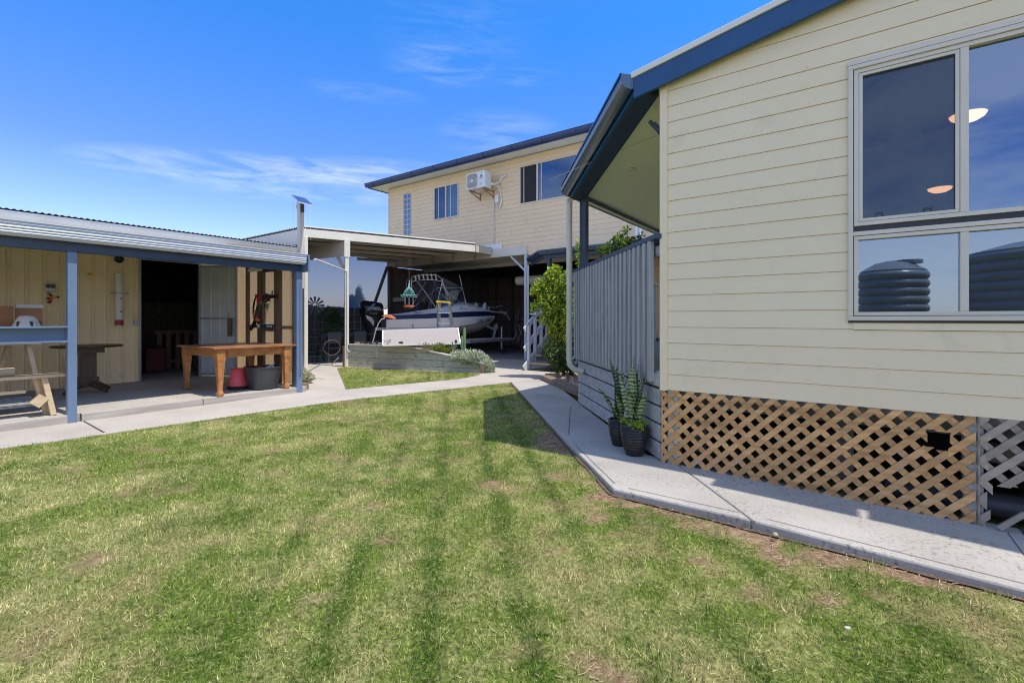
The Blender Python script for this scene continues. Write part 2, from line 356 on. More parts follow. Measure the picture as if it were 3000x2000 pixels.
def bladesmat():
    m, nt, p, out = nodes("grass_blades"); c, g = lawncolor(nt, True)
    rv = rmp(nt, g.outputs["Random Per Island"], 0, 1, (.30,.40,.25,1), (2.1,1.85,2.3,1))
    c = mix(nt, 1.0, c, rv, 'MULTIPLY')
    nt.links.new(c, p.inputs["Base Color"]); p.inputs["Roughness"].default_value = .6; p.inputs["Specular IOR Level"].default_value = .25
    tl = nt.nodes.new("ShaderNodeBsdfTranslucent"); nt.links.new(c, tl.inputs[0])
    ms = nt.nodes.new("ShaderNodeMixShader"); ms.inputs[0].default_value = .35
    nt.links.new(p.outputs[0], ms.inputs[1]); nt.links.new(tl.outputs[0], ms.inputs[2]); nt.links.new(ms.outputs[0], out.inputs[0]); return m
m_blades = bladesmat()
m_straw = leafmat("dry_straw", (.30,.19,.12), (.52,.37,.24), .1, .9)

# ------------------------------------------------------------------ sky and sun
SUN = Vector((.43, .02, 1)).normalized()
w = bpy.data.worlds.new("World"); scene.world = w; w.use_nodes = True; nt = w.node_tree
bg = nt.nodes["Background"]
sk = nt.nodes.new("ShaderNodeTexSky"); sk.sky_type = 'NISHITA'; sk.sun_disc = False
sk.sun_elevation = math.asin(SUN.z); sk.sun_rotation = math.atan2(SUN.x, SUN.y); sk.altitude = 0; sk.air_density = 1.0; sk.dust_density = .6; sk.ozone_density = 2.5
tc = nt.nodes.new("ShaderNodeTexCoord")
mp = nt.nodes.new("ShaderNodeMapping"); mp.inputs["Scale"].default_value = (4.2, 4.2, 26.0); nt.links.new(tc.outputs["Generated"], mp.inputs["Vector"])
cl = nz(nt, 1.9, 9, mp.outputs["Vector"], .62, .5)
sep = nt.nodes.new("ShaderNodeSeparateXYZ"); nt.links.new(tc.outputs["Generated"], sep.inputs[0])
low = rmp(nt, sep.outputs["Z"], .02, .75, (1,1,1,1), (.0,.0,.0,1))
streak = rmp(nt, cl, .40, .74)
cmask = None
for px_, py_, wa_, wb_, st_r in ((640,410,330,46,.28),(845,214,130,24,.07),(1060,50,180,140,.05),(1150,315,150,60,.11),(1215,178,80,20,.09),(1010,150,120,45,.08),(900,395,260,30,.2)):
    c_ = ray(0, px_, py_).normalized(); t_ = c_.cross(Vector((0,0,1))).normalized(); u_ = t_.cross(c_)
    t_ = (t_ + u_*-.06).normalized()
    sc_ = []
    for v_, w_ in ((t_, wa_/FP), (u_, wb_/FP)):
        d_ = nt.nodes.new("ShaderNodeVectorMath"); d_.operation = 'DOT_PRODUCT'; d_.inputs[1].default_value = tuple(v_/w_); nt.links.new(tc.outputs["Generated"], d_.inputs[0])
        m_ = nt.nodes.new("ShaderNodeMath"); m_.operation = 'POWER'; m_.inputs[1].default_value = 2
        a_ = nt.nodes.new("ShaderNodeMath"); a_.operation = 'ABSOLUTE'; nt.links.new(d_.outputs["Value"], a_.inputs[0]); nt.links.new(a_.outputs[0], m_.inputs[0]); sc_.append(m_.outputs[0])
    s_ = nt.nodes.new("ShaderNodeMath"); s_.operation = 'ADD'; nt.links.new(sc_[0], s_.inputs[0]); nt.links.new(sc_[1], s_.inputs[1])
    f_ = nt.nodes.new("ShaderNodeVectorMath"); f_.operation = 'DOT_PRODUCT'; f_.inputs[1].default_value = tuple(c_); nt.links.new(tc.outputs["Generated"], f_.inputs[0])
    b_ = rmp(nt, s_.outputs[0], 0, 1, (st_r,)*3+(1,), (0,0,0,1)); b_ = mix(nt, 1.0, b_, rmp(nt, f_.outputs["Value"], .3, .5), 'MULTIPLY')
    cmask = b_ if cmask is None else mix(nt, 1.0, cmask, b_, 'ADD')
cmask = mix(nt, 1.0, cmask, streak, 'MULTIPLY')
hs = nt.nodes.new("ShaderNodeHueSaturation"); hs.inputs["Saturation"].default_value = 1.12; nt.links.new(sk.outputs[0], hs.inputs["Color"])
grd = nt.nodes.new("ShaderNodeValToRGB"); el = grd.color_ramp.elements; el[0].position = 0; el[0].color = (1.1,1.0,1.2,1); el[1].position = 1; el[1].color = (.6,.95,1.2,1)
for ps_, cc_ in ((.10,(1.04,.93,1.15,1)),(.28,(.58,.70,1.10,1)),(.52,(.26,.78,1.25,1))):
    e_ = el.new(ps_); e_.color = cc_
nt.links.new(sep.outputs["Z"], grd.inputs[0])
skc = mix(nt, 1.0, hs.outputs[0], grd.outputs[0], 'MULTIPLY')
# window mirrors low rear cloud; unseen cloud above is added to neutralise ambient light
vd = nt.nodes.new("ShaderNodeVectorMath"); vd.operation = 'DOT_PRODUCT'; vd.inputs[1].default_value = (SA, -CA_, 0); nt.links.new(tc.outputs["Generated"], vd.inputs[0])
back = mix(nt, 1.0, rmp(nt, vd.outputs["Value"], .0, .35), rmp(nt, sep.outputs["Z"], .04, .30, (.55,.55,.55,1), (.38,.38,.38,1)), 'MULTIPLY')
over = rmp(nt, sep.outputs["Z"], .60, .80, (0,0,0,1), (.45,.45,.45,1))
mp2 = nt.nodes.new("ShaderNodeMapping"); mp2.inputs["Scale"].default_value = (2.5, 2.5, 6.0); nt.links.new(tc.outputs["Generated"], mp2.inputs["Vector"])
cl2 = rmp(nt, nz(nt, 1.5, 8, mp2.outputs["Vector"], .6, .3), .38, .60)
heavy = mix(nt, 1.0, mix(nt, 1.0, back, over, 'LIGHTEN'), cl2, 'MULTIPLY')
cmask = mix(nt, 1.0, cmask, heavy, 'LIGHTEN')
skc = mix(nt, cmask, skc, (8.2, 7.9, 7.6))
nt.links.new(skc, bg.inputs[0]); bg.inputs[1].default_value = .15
sd = bpy.data.lights.new("sun", 'SUN'); sd.energy = 3.3; sd.angle = R(.53); sd.color = (1.0, .95, .86)
so = bpy.data.objects.new("sun", sd); COL.objects.link(so); so.rotation_euler = SUN.to_track_quat('Z', 'Y').to_euler(); so.location = (6, 0, 12)
scene.view_settings.view_transform = 'Standard'; scene.view_settings.look = 'None'; scene.view_settings.gamma = 1; scene.view_settings.exposure = .66
scene.view_settings.use_curve_mapping = False
scene.cycles.filter_width = 1.05; scene.cycles.max_bounces = 10; scene.cycles.transparent_max_bounces = 16; scene.cycles.sample_clamp_indirect = 6
# ================================================================== SETTING
DV = Vector((-.669, .743, 0)); DN = Vector((-.743, -.669, 0))       # verandah edge direction / its outward normal
def zh(x): return -.035 * max(0., x + .55)
def struct(mb, name, mat, **k): return tag(mb.build(name, mat, **k), kind='structure')
struct(MB().quad((-900,-900,-.35),(900,-900,-.35),(900,900,-.35),(-900,900,-.35)), "ground", M("dry_ground", (.28,.25,.13), .95, (.17,.18,.07), .3))
# yard slabs
shedpath = [(-8,-7),(-7.12,-7),(-7.0,.85),(-6.68,4.54),(-5.76,7.94),(-5.55,8.68),(-5.6,10),(-6.8,10),(-6.8,12.5),(-16,12.5),(-16,5.2),(-8,4.72)]
struct(MB().prism([(x,y,-.25) for x,y in shedpath], (0,0,.25)), "path", m_concwarm, bevel=.012)
ga = onZ(21,120,508); gb_ = onZ(21,640,872)
hp = [(-1.49,3.4),(-2.4,4.35),(-5.74,7.93),(-5.53,8.68),(-4.9,8.3),(-3.3,6.4),(-1.6,4.45),(ga.x-.004,4.40),(gb_.x-.004,3.4)]
struct(MB().prism([(x,y,-.25) for x,y in hp], (0,0,.25)), "path", m_conc, bevel=.015)
xs = [gb_.x+.006,.88,6.5]
for a, b in zip(xs[:-1], xs[1:]):
    a2 = a + (.012 if a > 0 else 0); mbp = MB()
    v = [(a2,3.4,-.3),(b,3.4,-.3),(b,4.4,-.3),(a2 if a > 0 else ga.x+.006,4.4,-.3)]
    mbp.add(v + [(x,y,zh(x)) for x,y,_ in v], [(3,2,1,0),(4,5,6,7),(0,1,5,4),(1,2,6,5),(2,3,7,6),(3,0,4,7)])
    struct(mbp, "path", m_conc, bevel=.015)
# tooled joints and grime lines
jt = MB()
def groove(p, q, w=.010, z=.003):
    p, q = Vector(p), Vector(q); d = (q-p).normalized(); n = Vector((-d.y, d.x, 0))*w/2
    jt.quad(*[Vector((a.x, a.y, zh(a.x)+z)) for a in (p-n, q-n, q+n, p+n)])

groove((.886,3.42,0),(.886,4.4,0),.02); 
for dx in (.09,): groove((.886-dx,3.5,0),(.886-dx,4.25,0),.005); groove((.886+dx,3.5,0),(.886+dx,4.25,0),.005)
groove((-1.4,3.47,0),(-.62,3.47,0),.005); groove((-.45,3.47,0),(.80,3.47,0),.005); groove((.98,3.47,0),(5,3.47,0),.005)
groove((-1.52,3.5,0),(-2.34,4.36,0),.005); groove((-2.6,4.7,0),(-3.4,6.2,0),.008)
a = onZ(1,480,1345); b = onZ(1,612,1420); groove((a.x-.1,a.y,0),(b.x,b.y,0),.02)
groove((-5.76,7.94,0),(-5.2,8.5,0),.012); groove((-11.2,6.2,0),(-9.3,5.9,0),.01); groove((-8.4,7.3,0),(-7.0,7.8,0),.01)
struct(jt, "path_joint", m_joint)
# garage slab and its darker floor
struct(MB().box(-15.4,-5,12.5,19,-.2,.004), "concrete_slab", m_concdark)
# lawn surface
def lawnz(x, y):
    s = min(1, max(0, (x + 6.5)/4)); return -.014 - .036*s - .022*max(0, x+1.4) + .006*noise.noise(Vector((x*1.7, y*1.7, 0)))
LP = np.array([(-7.12,-7),(-7.0,.85),(-6.68,4.54),(-5.76,7.94),(-2.4,4.35),(-1.49,3.4),(6.5,3.4),(6.5,-7)])
def barefac(x, y):
    if y > 3.5 and x > -1.5: return 0
    d = 3.4 - y if x > -1.49 else ((x + 1.49)*(-.72) + (y - 3.4)*(-.69)) * 1.0
    if x <= -1.49: d = abs(d)
    k = max(0, 1 - d/ (.50 + .35*noise.noise(Vector((x*1.3, y*1.3, 3)))))
    if y > 4.9: k *= .25
    n = noise.noise(Vector((x*3.1, y*3.1, 1)))*.8 + noise.noise(Vector((x*9, y*9, 5)))*.5
    v = k*1.2 + n*1.6 - .62
    n2 = noise.noise(Vector((x*1.5+4, y*1.5, 9))) + .5*noise.noise(Vector((x*6, y*6, 2)))
    v = max(v, (n2 - .44)*2.2 + min(0, (x+1.2)*.8))
    return min(1, max(0, v*2.2))
rows = []; bf = []
xsg = np.arange(-7.4, 6.6, .1); ysg = np.concatenate([np.arange(-7, -1, 1.), np.arange(-1, 9.0, .1)])
for y in ysg:
    rows.append([(x, y, lawnz(x, y)) for x in xsg]); bf += [barefac(x, y) if y > 0 else 0 for x in xsg]
lw = MB().grid(rows).build("lawn", m_lawn, fixn=False, smooth=True); tag(lw, kind='structure')
at = lw.data.attributes.new("bare", 'FLOAT', 'POINT'); at.data.foreach_set("value", np.array(bf, dtype=np.float32))
SL = np.array([tuple(onZ(3,340,1335).xy), tuple(onZ(3,400,1470).xy), tuple(onZ(3,1225,1395).xy), tuple(onZ(4,1240,1388).xy), (-7.25,8.70), (-11.15,7.72)])
SL[0] = (-11.1, 7.45)
sl = struct(MB().add([(x,y,.006) for x,y in SL], [tuple(range(len(SL)))]), "lawn", m_lawn)

def inpoly(px, py, poly):
    ins = np.zeros(len(px), bool); n = len(poly); j = n-1
    for i in range(n):
        xi, yi = poly[i]; xj, yj = poly[j]
        c = ((yi > py) != (yj > py)) & (px < (xj-xi)*(py-yi)/(yj-yi+1e-12) + xi); ins ^= c; j = i
    return ins
def infov(x, y, m=.12):
    f = -SA*x + CA_*y; r = CA_*x + SA*y
    return (f > .9) & (np.abs(r) < f*(1.085+m) + .5)
bx_, by_, bw_, bh_ = [], [], [], []
def scatter(x0,x1,y0,y1,dens,wd,ht,poly,fn=None):
    n = int((x1-x0)*(y1-y0)*dens); x = rng.uniform(x0,x1,n); y = rng.uniform(y0,y1,n)
    k = inpoly(x,y,poly) & infov(x,y)
    if fn is not None: k &= fn(x,y)
    x, y = x[k], y[k]; bx_.append(x); by_.append(y); bw_.append(np.full(len(x), wd)); bh_.append(np.full(len(x), ht))
dist = lambda x,y: np.hypot(x,y)
scatter(-5,4,0,4.2,9500,.0052,.022,LP, lambda x,y: dist(x,y) < 2.6)
scatter(-6,5,0,5,7000,.0052,.026,LP, lambda x,y: (dist(x,y) >= 2.6) & (dist(x,y) < 4.2))
scatter(-7.2,4,0,8,4000,.0065,.026,LP, lambda x,y: (dist(x,y) >= 4.2) & (dist(x,y) < 6.5))
scatter(-7.2,0,0,8,1500,.008,.028,LP, lambda x,y: dist(x,y) >= 6.5)
scatter(-11.5,-6.5,5,9,1500,.010,.03,SL)
scatter(-1.5,3,3.28,3.40,1800,.005,.042,LP, lambda x,y: np.sin(x*9)+np.sin(x*23+2) > -.2)
X, Y = np.concatenate(bx_), np.concatenate(by_); W, H = np.concatenate(bw_), np.concatenate(bh_)
gx = np.clip(np.round((X+7.4)/.1).astype(int), 0, len(xsg)-1); gy = np.clip(np.searchsorted(ysg, Y), 0, len(ysg)-1)
B = np.array(bf).reshape(len(ysg), len(xsg))[gy, gx]
keep = rng.uniform(0,1,len(X)) > B*1.05; X,Y,W,H,gx,gy = X[keep],Y[keep],W[keep],H[keep],gx[keep],gy[keep]
ZG = np.array([[p[2] for p in r] for r in rows])
Z = np.where(X > -6.9, ZG[gy, gx], ZG[gy, gx]); small = inpoly(X, Y, SL); Z = np.where(small, .006, Z)
n = len(X); th = rng.uniform(0, 2*np.pi, n); lean = rng.normal(0, .95, n); ph = rng.uniform(0, 2*np.pi, n)
# longer tufts in places
tuft = np.array([max(0, noise.noise(Vector((float(a)*4, float(b)*4, 7)))) for a, b in zip(X[::1], Y[::1])]) if n < 700000 else np.zeros(n)
H = H*rng.uniform(.5,1.2,n)*(1 + .9*tuft)
dx, dy = np.cos(th)*W/2, np.sin(th)*W/2
tx, ty = np.cos(ph)*np.abs(lean)*H, np.sin(ph)*np.abs(lean)*H
vv = np.empty((n,3,3)); vv[:,0] = np.stack([X-dx,Y-dy,Z-.004],1); vv[:,1] = np.stack([X+dx,Y+dy,Z-.004],1)
vv[:,2] = np.stack([X+tx,Y+ty,Z+H*np.sqrt(np.clip(1-(np.abs(lean)*.6)**2,.15,1))],1)
numpy_mesh("grass", vv.reshape(-1,3), 3, m_blades, kind='stuff')
print("blades", n)
# bare earth gap under the slab edges
sg = MB()
def gap(p, q, w=.035):
    p, q = Vector(p), Vector(q); d = (q-p).normalized(); n_ = Vector((d.y, -d.x, 0))*w
    N = max(1, int((q-p).length/.15))
    for i in range(N):
        a, b = p.lerp(q, i/N), p.lerp(q, (i+1)/N); za, zb_ = lawnz(a.x,a.y)+.010, lawnz(b.x,b.y)+.010
        w1, w2 = 1+.5*noise.noise(a*5), 1+.5*noise.noise(b*5)
        sg.quad((a.x,a.y,za),(b.x,b.y,zb_),(b.x+n_.x*w2,b.y+n_.y*w2,zb_),(a.x+n_.x*w1,a.y+n_.y*w1,za))
gap((-1.49,3.4,0),(6,3.4,0)); gap((-2.4,4.35,0),(-1.49,3.4,0)); gap((-5.74,7.93,0),(-2.4,4.35,0),.03)
tag(sg.build("soil_gap", m_soil), kind='structure')
# dry straw / bark litter along the path
n = 95000; x = rng.uniform(-5,3.2,n); y = rng.uniform(1.0,7.5,n)
k = inpoly(x,y,LP) & infov(x,y); x, y = x[k], y[k]
gx = np.clip(np.round((x+7.4)/.1).astype(int), 0, len(xsg)-1); gy = np.clip(np.searchsorted(ysg, y), 0, len(ysg)-1)
k = rng.uniform(0,1,len(x)) < B[0:0].sum() + np.array(bf).reshape(len(ysg), len(xsg))[gy, gx]*.95 + .006; x, y, gx, gy = x[k], y[k], gx[k], gy[k]
n = len(x); L = rng.uniform(.008,.038,n); th = rng.uniform(0,np.pi,n)*.6 - .2; wd = rng.uniform(.0016,.0038,n); z = ZG[gy,gx] + rng.uniform(.004,.014,n); tl = rng.normal(0,.18,n)*L
c, s_ = np.cos(th), np.sin(th); vv = np.empty((n,4,3))
for i,(a,b) in enumerate(((-1,-1),(1,-1),(1,1),(-1,1))):
    vv[:,i] = np.stack([x + a*c*L/2 - b*s_*wd/2, y + a*s_*L/2 + b*c*wd/2, z + a*tl/2],1)
numpy_mesh("straw_litter", vv.reshape(-1,3), 4, m_straw, kind='stuff')
p = onZ(5,0,0) if 0 else onZ(0,1947,1457,-.05)
tag(MB().obox(p + Vector((0,0,.03)), .02,.009,.006,.6).build("paper_scrap", m_white), "tiny white scrap of litter lying on the lawn", "litter")
p = onZ(21,795,955,-.03)
tag(MB().lathe([(.001,.0),(.016,.004),(.013,.012),(.001,.015)], p+Vector((0,0,.0)), 8).build("fallen_leaf", m_succ), "small pale dry leaf on the bark litter beside the concrete path", "leaf")

# ================================================================== NEAR HOUSE (right)
YA, XC = 4.29, -1.41
houseA = thing("weatherboard_house", (XC, YA, 0), "cream weatherboard house with blue barge board, lattice base and verandah", "house")
def siding(mb, x0, x1, Yw, z0, z1, pitch, holes=(), proud=.0085):
    z = z0
    while z < z1 - 1e-4:
        b = z + pitch
        off = lambda q: (Yw + .004) if q > b - .004 + 1e-6 else Yw - (.003 + (proud-.003)*(1 - (q - z)/pitch))
        cuts = sorted({z, b - .004, b} | {h[k] for h in holes for k in (2,3) if z < h[k] < b})
        for c0, c1 in zip(cuts[:-1], cuts[1:]):
            cm = (c0+c1)/2; iv = [(x0, x1)]
            for h in holes:
                if h[2] < cm < h[3]: iv = [s for a_, b_ in iv for s in ((a_, min(b_, h[0])), (max(a_, h[1]), b_)) if s[1] - s[0] > .001]
            o0 = (Yw+.004) if cm > b-.004 else off(c0); o1 = (Yw+.004) if cm > b-.004 else off(c1)
            for a_, b_ in iv:
                mb.quad((a_,o0,c0),(b_,o0,c0),(b_,o1,c1),(a_,o1,c1))
                if c0 == z: mb.quad((a_,Yw+.004,c0),(b_,Yw+.004,c0),(b_,o0,c0),(a_,o0,c0))
                if abs(c1-(b-.004)) < 1e-6: mb.quad((a_,o1,c1),(b_,o1,c1),(b_,Yw+.004,c1),(a_,Yw+.004,c1))
        z = b
    return mb
def zt(x): return 3.585 + .18*(x + 1.64)
WX0, WX1, WZ0, WZ1, MX = .005, 1.95, 1.326, 3.155, .60
sm = siding(MB(), XC+.05, 6.3, YA, .663, 4.9, .142, [(WX0-.0, WX1, 1.22, WZ1+.03)])
bm = bmesh.new(); me = bpy.data.meshes.new("t")
me.from_pydata(sm.v, [], sm.f); bm.from_mesh(me)
bmesh.ops.bisect_plane(bm, geom=bm.verts[:]+bm.edges[:]+bm.faces[:], plane_co=(-1.64,0,3.585-.10), plane_no=Vector((-.18,0,1)).normalized(), clear_outer=True)
bm.verts.index_update(); sm = MB(); sm.v = [tuple(v.co) for v in bm.verts]; sm.f = [tuple(v.index for v in f.verts) for f in bm.faces]; bm.free()
nd = sm
for k in range(19):
    z = .663 + .142*k + .028
    for x in np.arange(-1.18, 3.2, .45):
        if WX0-.05 < x < WX1 and 1.2 < z < 3.2: continue
        if z < zt(x)-.3: nd.obox((x + random.uniform(-.01,.01), YA-.0165, z+random.uniform(-.004,.004)), .006,.004,.006)

sm.build("wall", m_cream, houseA, fixn=False)
sp_ = onY(22,1612,1305,YA); bx(sp_.x-.002,sp_.x+.002,YA-.012,YA-.005,sp_.z-.012,sp_.z+.012).build("paint_mark", m_white, houseA)
bx(XC-.012, XC+.055, YA-.024, YA+.10, .655, zt(XC)-.1).build("corner_board", m_cream, houseA, bevel=.003)
# structural shell behind the boards
sh = MB(); sh.box(XC, XC+.12, YA+.11, 11, .60, 3.35); sh.box(XC, 6.3, 10.9, 11, .6, 3.6)
sh.box(XC+.13, WX0-.03, YA+.01, YA+.1, .66, 3.3); sh.box(WX0-.03, WX1+.03, YA+.01, YA+.1, .66, WZ0-.06); sh.box(WX1+.03, 6.3, YA+.01, YA+.1, .66, 3.3); sh.box(WX0-.03, WX1+.03, YA+.01, YA+.1, WZ1+.01, 3.3)
sh.build("wall_core", m_intwall, houseA)
sd_ = siding(MB(), 0, 6.5, 0, .663, 3.3, .142); sd_.v = [(XC-.0+ (y), YA+.105 + (6.5-x), z) for x,y,z in sd_.v]
sd_.build("side_wall", m_cream, houseA, fixn=False)
def around_(mb, x0,x1,y0,y1,z0,z1,h):
    mb.box(x0,x1,y0,h[0],z0,z1); mb.box(x0,x1,h[1],y1,z0,z1); mb.box(x0,x1,h[0],h[1],z0,h[2]); mb.box(x0,x1,h[0],h[1],h[3],z1)
rm = MB(); rm.box(XC+.12, 6.3, YA+.1, 10.9, 3.3, 3.34); rm.box(XC+.12, 6.3, YA+.1, 10.9, .60, .66); around_(rm, 6.3,6.4, YA,11, 0,4.6, (5.2,9.2,1.55,2.9))  # unseen side wall opening added to let daylight into the room
rm.build("room_shell", m_intwall, houseA)
# apron board under the window
bx(WX0, WX1, YA-.014, YA+.005, 1.224, WZ0-.004).build("apron_board", m_cream, houseA)
bx(WX0-.035, WX1+.05, YA-.03, YA+.008, WZ1+.002, WZ1+.036).build("head_trim", m_frame, houseA, bevel=.003)
# window
def rect_frame(mb, x0, x1, z0, z1, y0, y1, w):
    mb.box(x0, x1, y0, y1, z0, z0+w); mb.box(x0, x1, y0, y1, z1-w, z1); mb.box(x0, x0+w, y0, y1, z0+w, z1-w); mb.box(x1-w, x1, y0, y1, z0+w, z1-w)
ZT0, ZT1 = 1.915, 2.005
wf = MB(); rect_frame(wf, WX0-.03, WX1+.03, WZ0-.035, WZ1, YA-.03, YA+.05, .03)
win = wf.build("window", m_frame, houseA, bevel=.003)
fr = MB(); rect_frame(fr, WX0+.004, WX1-.004, ZT1-.025, WZ1-.032, YA-.018, YA+.04, .028); fr.box(MX-.02, MX+.022, YA-.016, YA+.04, ZT1+.004, WZ1-.06)
rect_frame(fr, WX0+.004, WX1-.004, WZ0, ZT0-.01, YA-.018, YA+.04, .026); fr.box(MX-.02, MX+.022, YA-.016, YA+.04, WZ0+.027, ZT0-.037)
fr.box(WX0, WX1, YA-.022, YA+.04, ZT0-.006, ZT0+.024)
fr.build("window_frame", m_frame, win, bevel=.002)
gk = MB(); gk.box(WX0, WX1, YA-.004, YA+.03, ZT0+.026, ZT1-.027); gk.box(WX0-.03, WX1+.03, YA-.02, YA+.01, WZ0-.052, WZ0-.037); gk.build("seal", m_black, win)
sf = MB(); rect_frame(sf, WX0+.034, MX-.022, ZT1+.006, WZ1-.062, YA-.012, YA+.004, .022); sf.build("screen_frame", m_frame, win, bevel=.002)
for x in (WX0+.15, MX-.18):
    ln = MB(); ln.tube([(x-.02,YA-.012,ZT1+.03),(x-.02,YA-.014,ZT1+.058),(x+.02,YA-.014,ZT1+.058),(x+.02,YA-.012,ZT1+.03)], .003, 6)
    ln.build("screen_clip", m_black, win)
def pane(x0,x1,z0,z1,y,mat,nm="pane",par=None): return MB().quad((x0,y,z0),(x1,y,z0),(x1,y,z1),(x0,y,z1)).build(nm, mat, par or win)
pane(WX0+.03,MX-.02,ZT1,WZ1-.06,YA+.02,m_glass); pane(MX+.02,WX1-.03,ZT1,WZ1-.06,YA+.02,m_glass)
pane(WX0+.03,MX-.02,WZ0+.02,ZT0-.03,YA+.02,m_glass); pane(MX+.02,WX1-.03,WZ0+.02,ZT0-.03,YA+.02,m_glass)
pane(WX0+.055,MX-.043,ZT1+.026,WZ1-.082,YA-.004,m_screen,"insect_screen")
# room contents seen through the glass
def oyster(x,y,z,r):
    t = thing("ceiling_light", (x,y,z), None, "ceiling light"); MB().lathe([(r*.9,0),(r,-.012),(r,-.03),(r*.92,-.035)], (x,y,z), 24).build("fitting", m_plasticwhite, t, smooth=True)
    MB().lathe([(r*.9,-.035),(r*.8,-.06),(r*.5,-.085),(.01,-.095)], (x,y,z), 24).build("lamp_shade", m_lamp, t, smooth=True); return t
t = oyster(.80,5.55,3.08,.135); tag(t, "round lit ceiling light seen at the window mullion, the nearer of two indoors", "ceiling light", "ceiling lights inside the cream house")
MB().tube([(.80,5.55,3.08),(.80,5.55,3.3)],.02,8).build("stem", m_plasticwhite, t)
fb = MB()
for k in range(4):
    a_ = k*math.pi/2+.3; fb.obox((.8+math.cos(a_)*.38, 5.55+math.sin(a_)*.38, 3.14), .5,.12,.008, a_)
fb.build("fan_blades", m_intwall, t)
t = oyster(.93,8.3,3.05,.14); tag(t, "round lit ceiling light low behind the insect screen, deeper in the room", "ceiling light", "ceiling lights inside the cream house")
MB().tube([(.93,8.3,3.05),(.93,8.3,3.3)],.02,8).build("stem", m_plasticwhite, t)
bd = thing("bed", (1.9,5.4,.66), "bed with rumpled white cover just inside the lower right pane", "bed")
rows_ = []
for i in range(26):
    u = i/25; rows_.append([])
    for j in range(30):
        vv_ = j/29; x = .78 + vv_*1.9; y = 4.62 + u*1.7
        e = min(1, min(u, 1-u)*7)**.5 * min(1, vv_*3.2)**.6
        rows_[-1].append((x, y, .70 + e*(.88 + .03*noise.noise(Vector((x*3,y*3,0)))) + .012*math.sin(x*46+3*noise.noise(Vector((x,y*2,0))))))
MB().grid(rows_).build("cover", m_bedsheet, bd, smooth=True, fixn=False); bx(.9,2.6,4.7,6.2,.66,1.0).build("base", m_darkwood, bd)

# roof
RX = [-1.64, 3.4, 8.5]
def rz(x): return zt(x) if x <= 3.4 else zt(3.4) - .18*(x-3.4)
E1 = Vector((-1.64, 4.2, 0)); E2 = Vector((-3.38, 6.12, 0))
def top(p, dz=0): return Vector((p[0], p[1], rz(p[0]) + dz))
rf = MB(); rf.prism([top(p,-.03) for p in ((-1.64,4.2),(3.4,4.2),(3.4,11.2),(-3.38,11.2),(-3.38,6.12))], (0,0,.025)); rf.prism([top(p,-.03) for p in ((3.4,4.2),(8.5,4.2),(8.5,11.2),(3.4,11.2))], (0,0,.025))
roof = rf.build("roof", m_roofsheet, houseA)
def sloped(mb, x0, x1, y0, y1, d0, d1): mb.prism([(x0,y0,rz(x0)-d1),(x1,y0,rz(x1)-d1),(x1,y0,rz(x1)-d0),(x0,y0,rz(x0)-d0)], (0,y1-y0,0))
mbf = MB(); sloped(mbf, -1.66, 3.4, 4.18, 4.26, .004, .058); sloped(mbf, 3.4, 8.5, 4.18, 4.26, .004, .058); mbf.build("barge_flashing", m_whitegutter, roof, bevel=.004)
mbf = MB(); sloped(mbf, -1.64, 3.4, 4.195, 4.235, .06, .245); sloped(mbf, 3.4, 8.5, 4.195, 4.235, .06, .245); mbf.build("barge_board", m_barge, houseA, bevel=.003)
# unseen panels added over the path to throw its long shadow and sunlit slot
for x0, x1 in ((.84, 1.86), (1.925, 6.0)):
    o_ = MB(); o_.prism([(x0,4.0,rz(x0)+.0),(x1,4.0,rz(x1)+.0),(x1,4.0,rz(x1)+.03),(x0,4.0,rz(x0)+.03)], (0,.6,0)); o_.build("shadow_panel", m_roofsheet, roof)
# verandah edge gutter, inner beam, ceiling
def gutter(mb, p, q, out, r=.06, h=.11):
    p, q, out = Vector(p), Vector(q), Vector(out)
    prof = [(0,0),(.0,-h),(.4*r,-h-.012),(1.2*r,-h+.004),(1.75*r,-h+.04),(1.9*r,-.02),(1.9*r,.012),(2.05*r,.012),(2.05*r,-.012)]
    mb.grid([[a_ + out*u + Vector((0,0,v_)) for u, v_ in prof] for a_ in (p, q)])
    for a_ in (p, q): mb.add([a_ + out*u + Vector((0,0,v_)) for u, v_ in prof[:7]], [tuple(range(7))])
g_ = MB(); a_ = top(E1,-.03); b_ = top(E2,-.03); gutter(g_, a_, b_, DN, .065, .12); gutter(g_, top((-3.38,6.12),-.03), top((-3.38,11.2),-.03), (-1,0,0), .065, .12)
gut = g_.build("gutter", m_gutterblue, houseA, smooth=True, fixn=False)
MB().prism([a_+DN*-.01, b_+DN*-.01, b_+DN*-.01+V(0,0,-.17), a_+DN*-.01+V(0,0,-.17)], DN*-.03).build("fascia", m_barge, houseA)
p0, p1_ = Vector((-1.46,4.36,0)), Vector((-3.22,6.31,0))
fb = MB(); fb.prism([top(p0,-.16), top(p1_,-.16), top(p1_,-.24), top(p0,-.24)], DN*.21)
fb.prism([top((-3.26,6.40),-.16), top((-3.26,11),-.16), top((-3.26,11),-.20), top((-3.26,6.40),-.20)], (.05,0,0))
fb.build("verandah_beam", m_blue, houseA, bevel=.003)
MB().prism([top(p,-.17) for p in ((-1.64,4.24),(XC+.2,4.24),(XC+.2,11.1),(-3.36,11.1),(-3.36,6.13))], (0,0,.012)).build("verandah_ceiling", m_ceiling, houseA)
cj = MB()
for k in (5.3,): cj.prism([top((XC,k),-.174), top((-3.2,k),-.174), top((-3.2,k+.008),-.174), top((XC,k+.008),-.174)], (0,0,.002))
cj.build("ceiling_joint", m_creamB, houseA)
d_ = ray(22,565,1110); t_ = (top((0,0),-.17).z - .18*0 - CAMZ - 0) ; # hit the raked ceiling plane
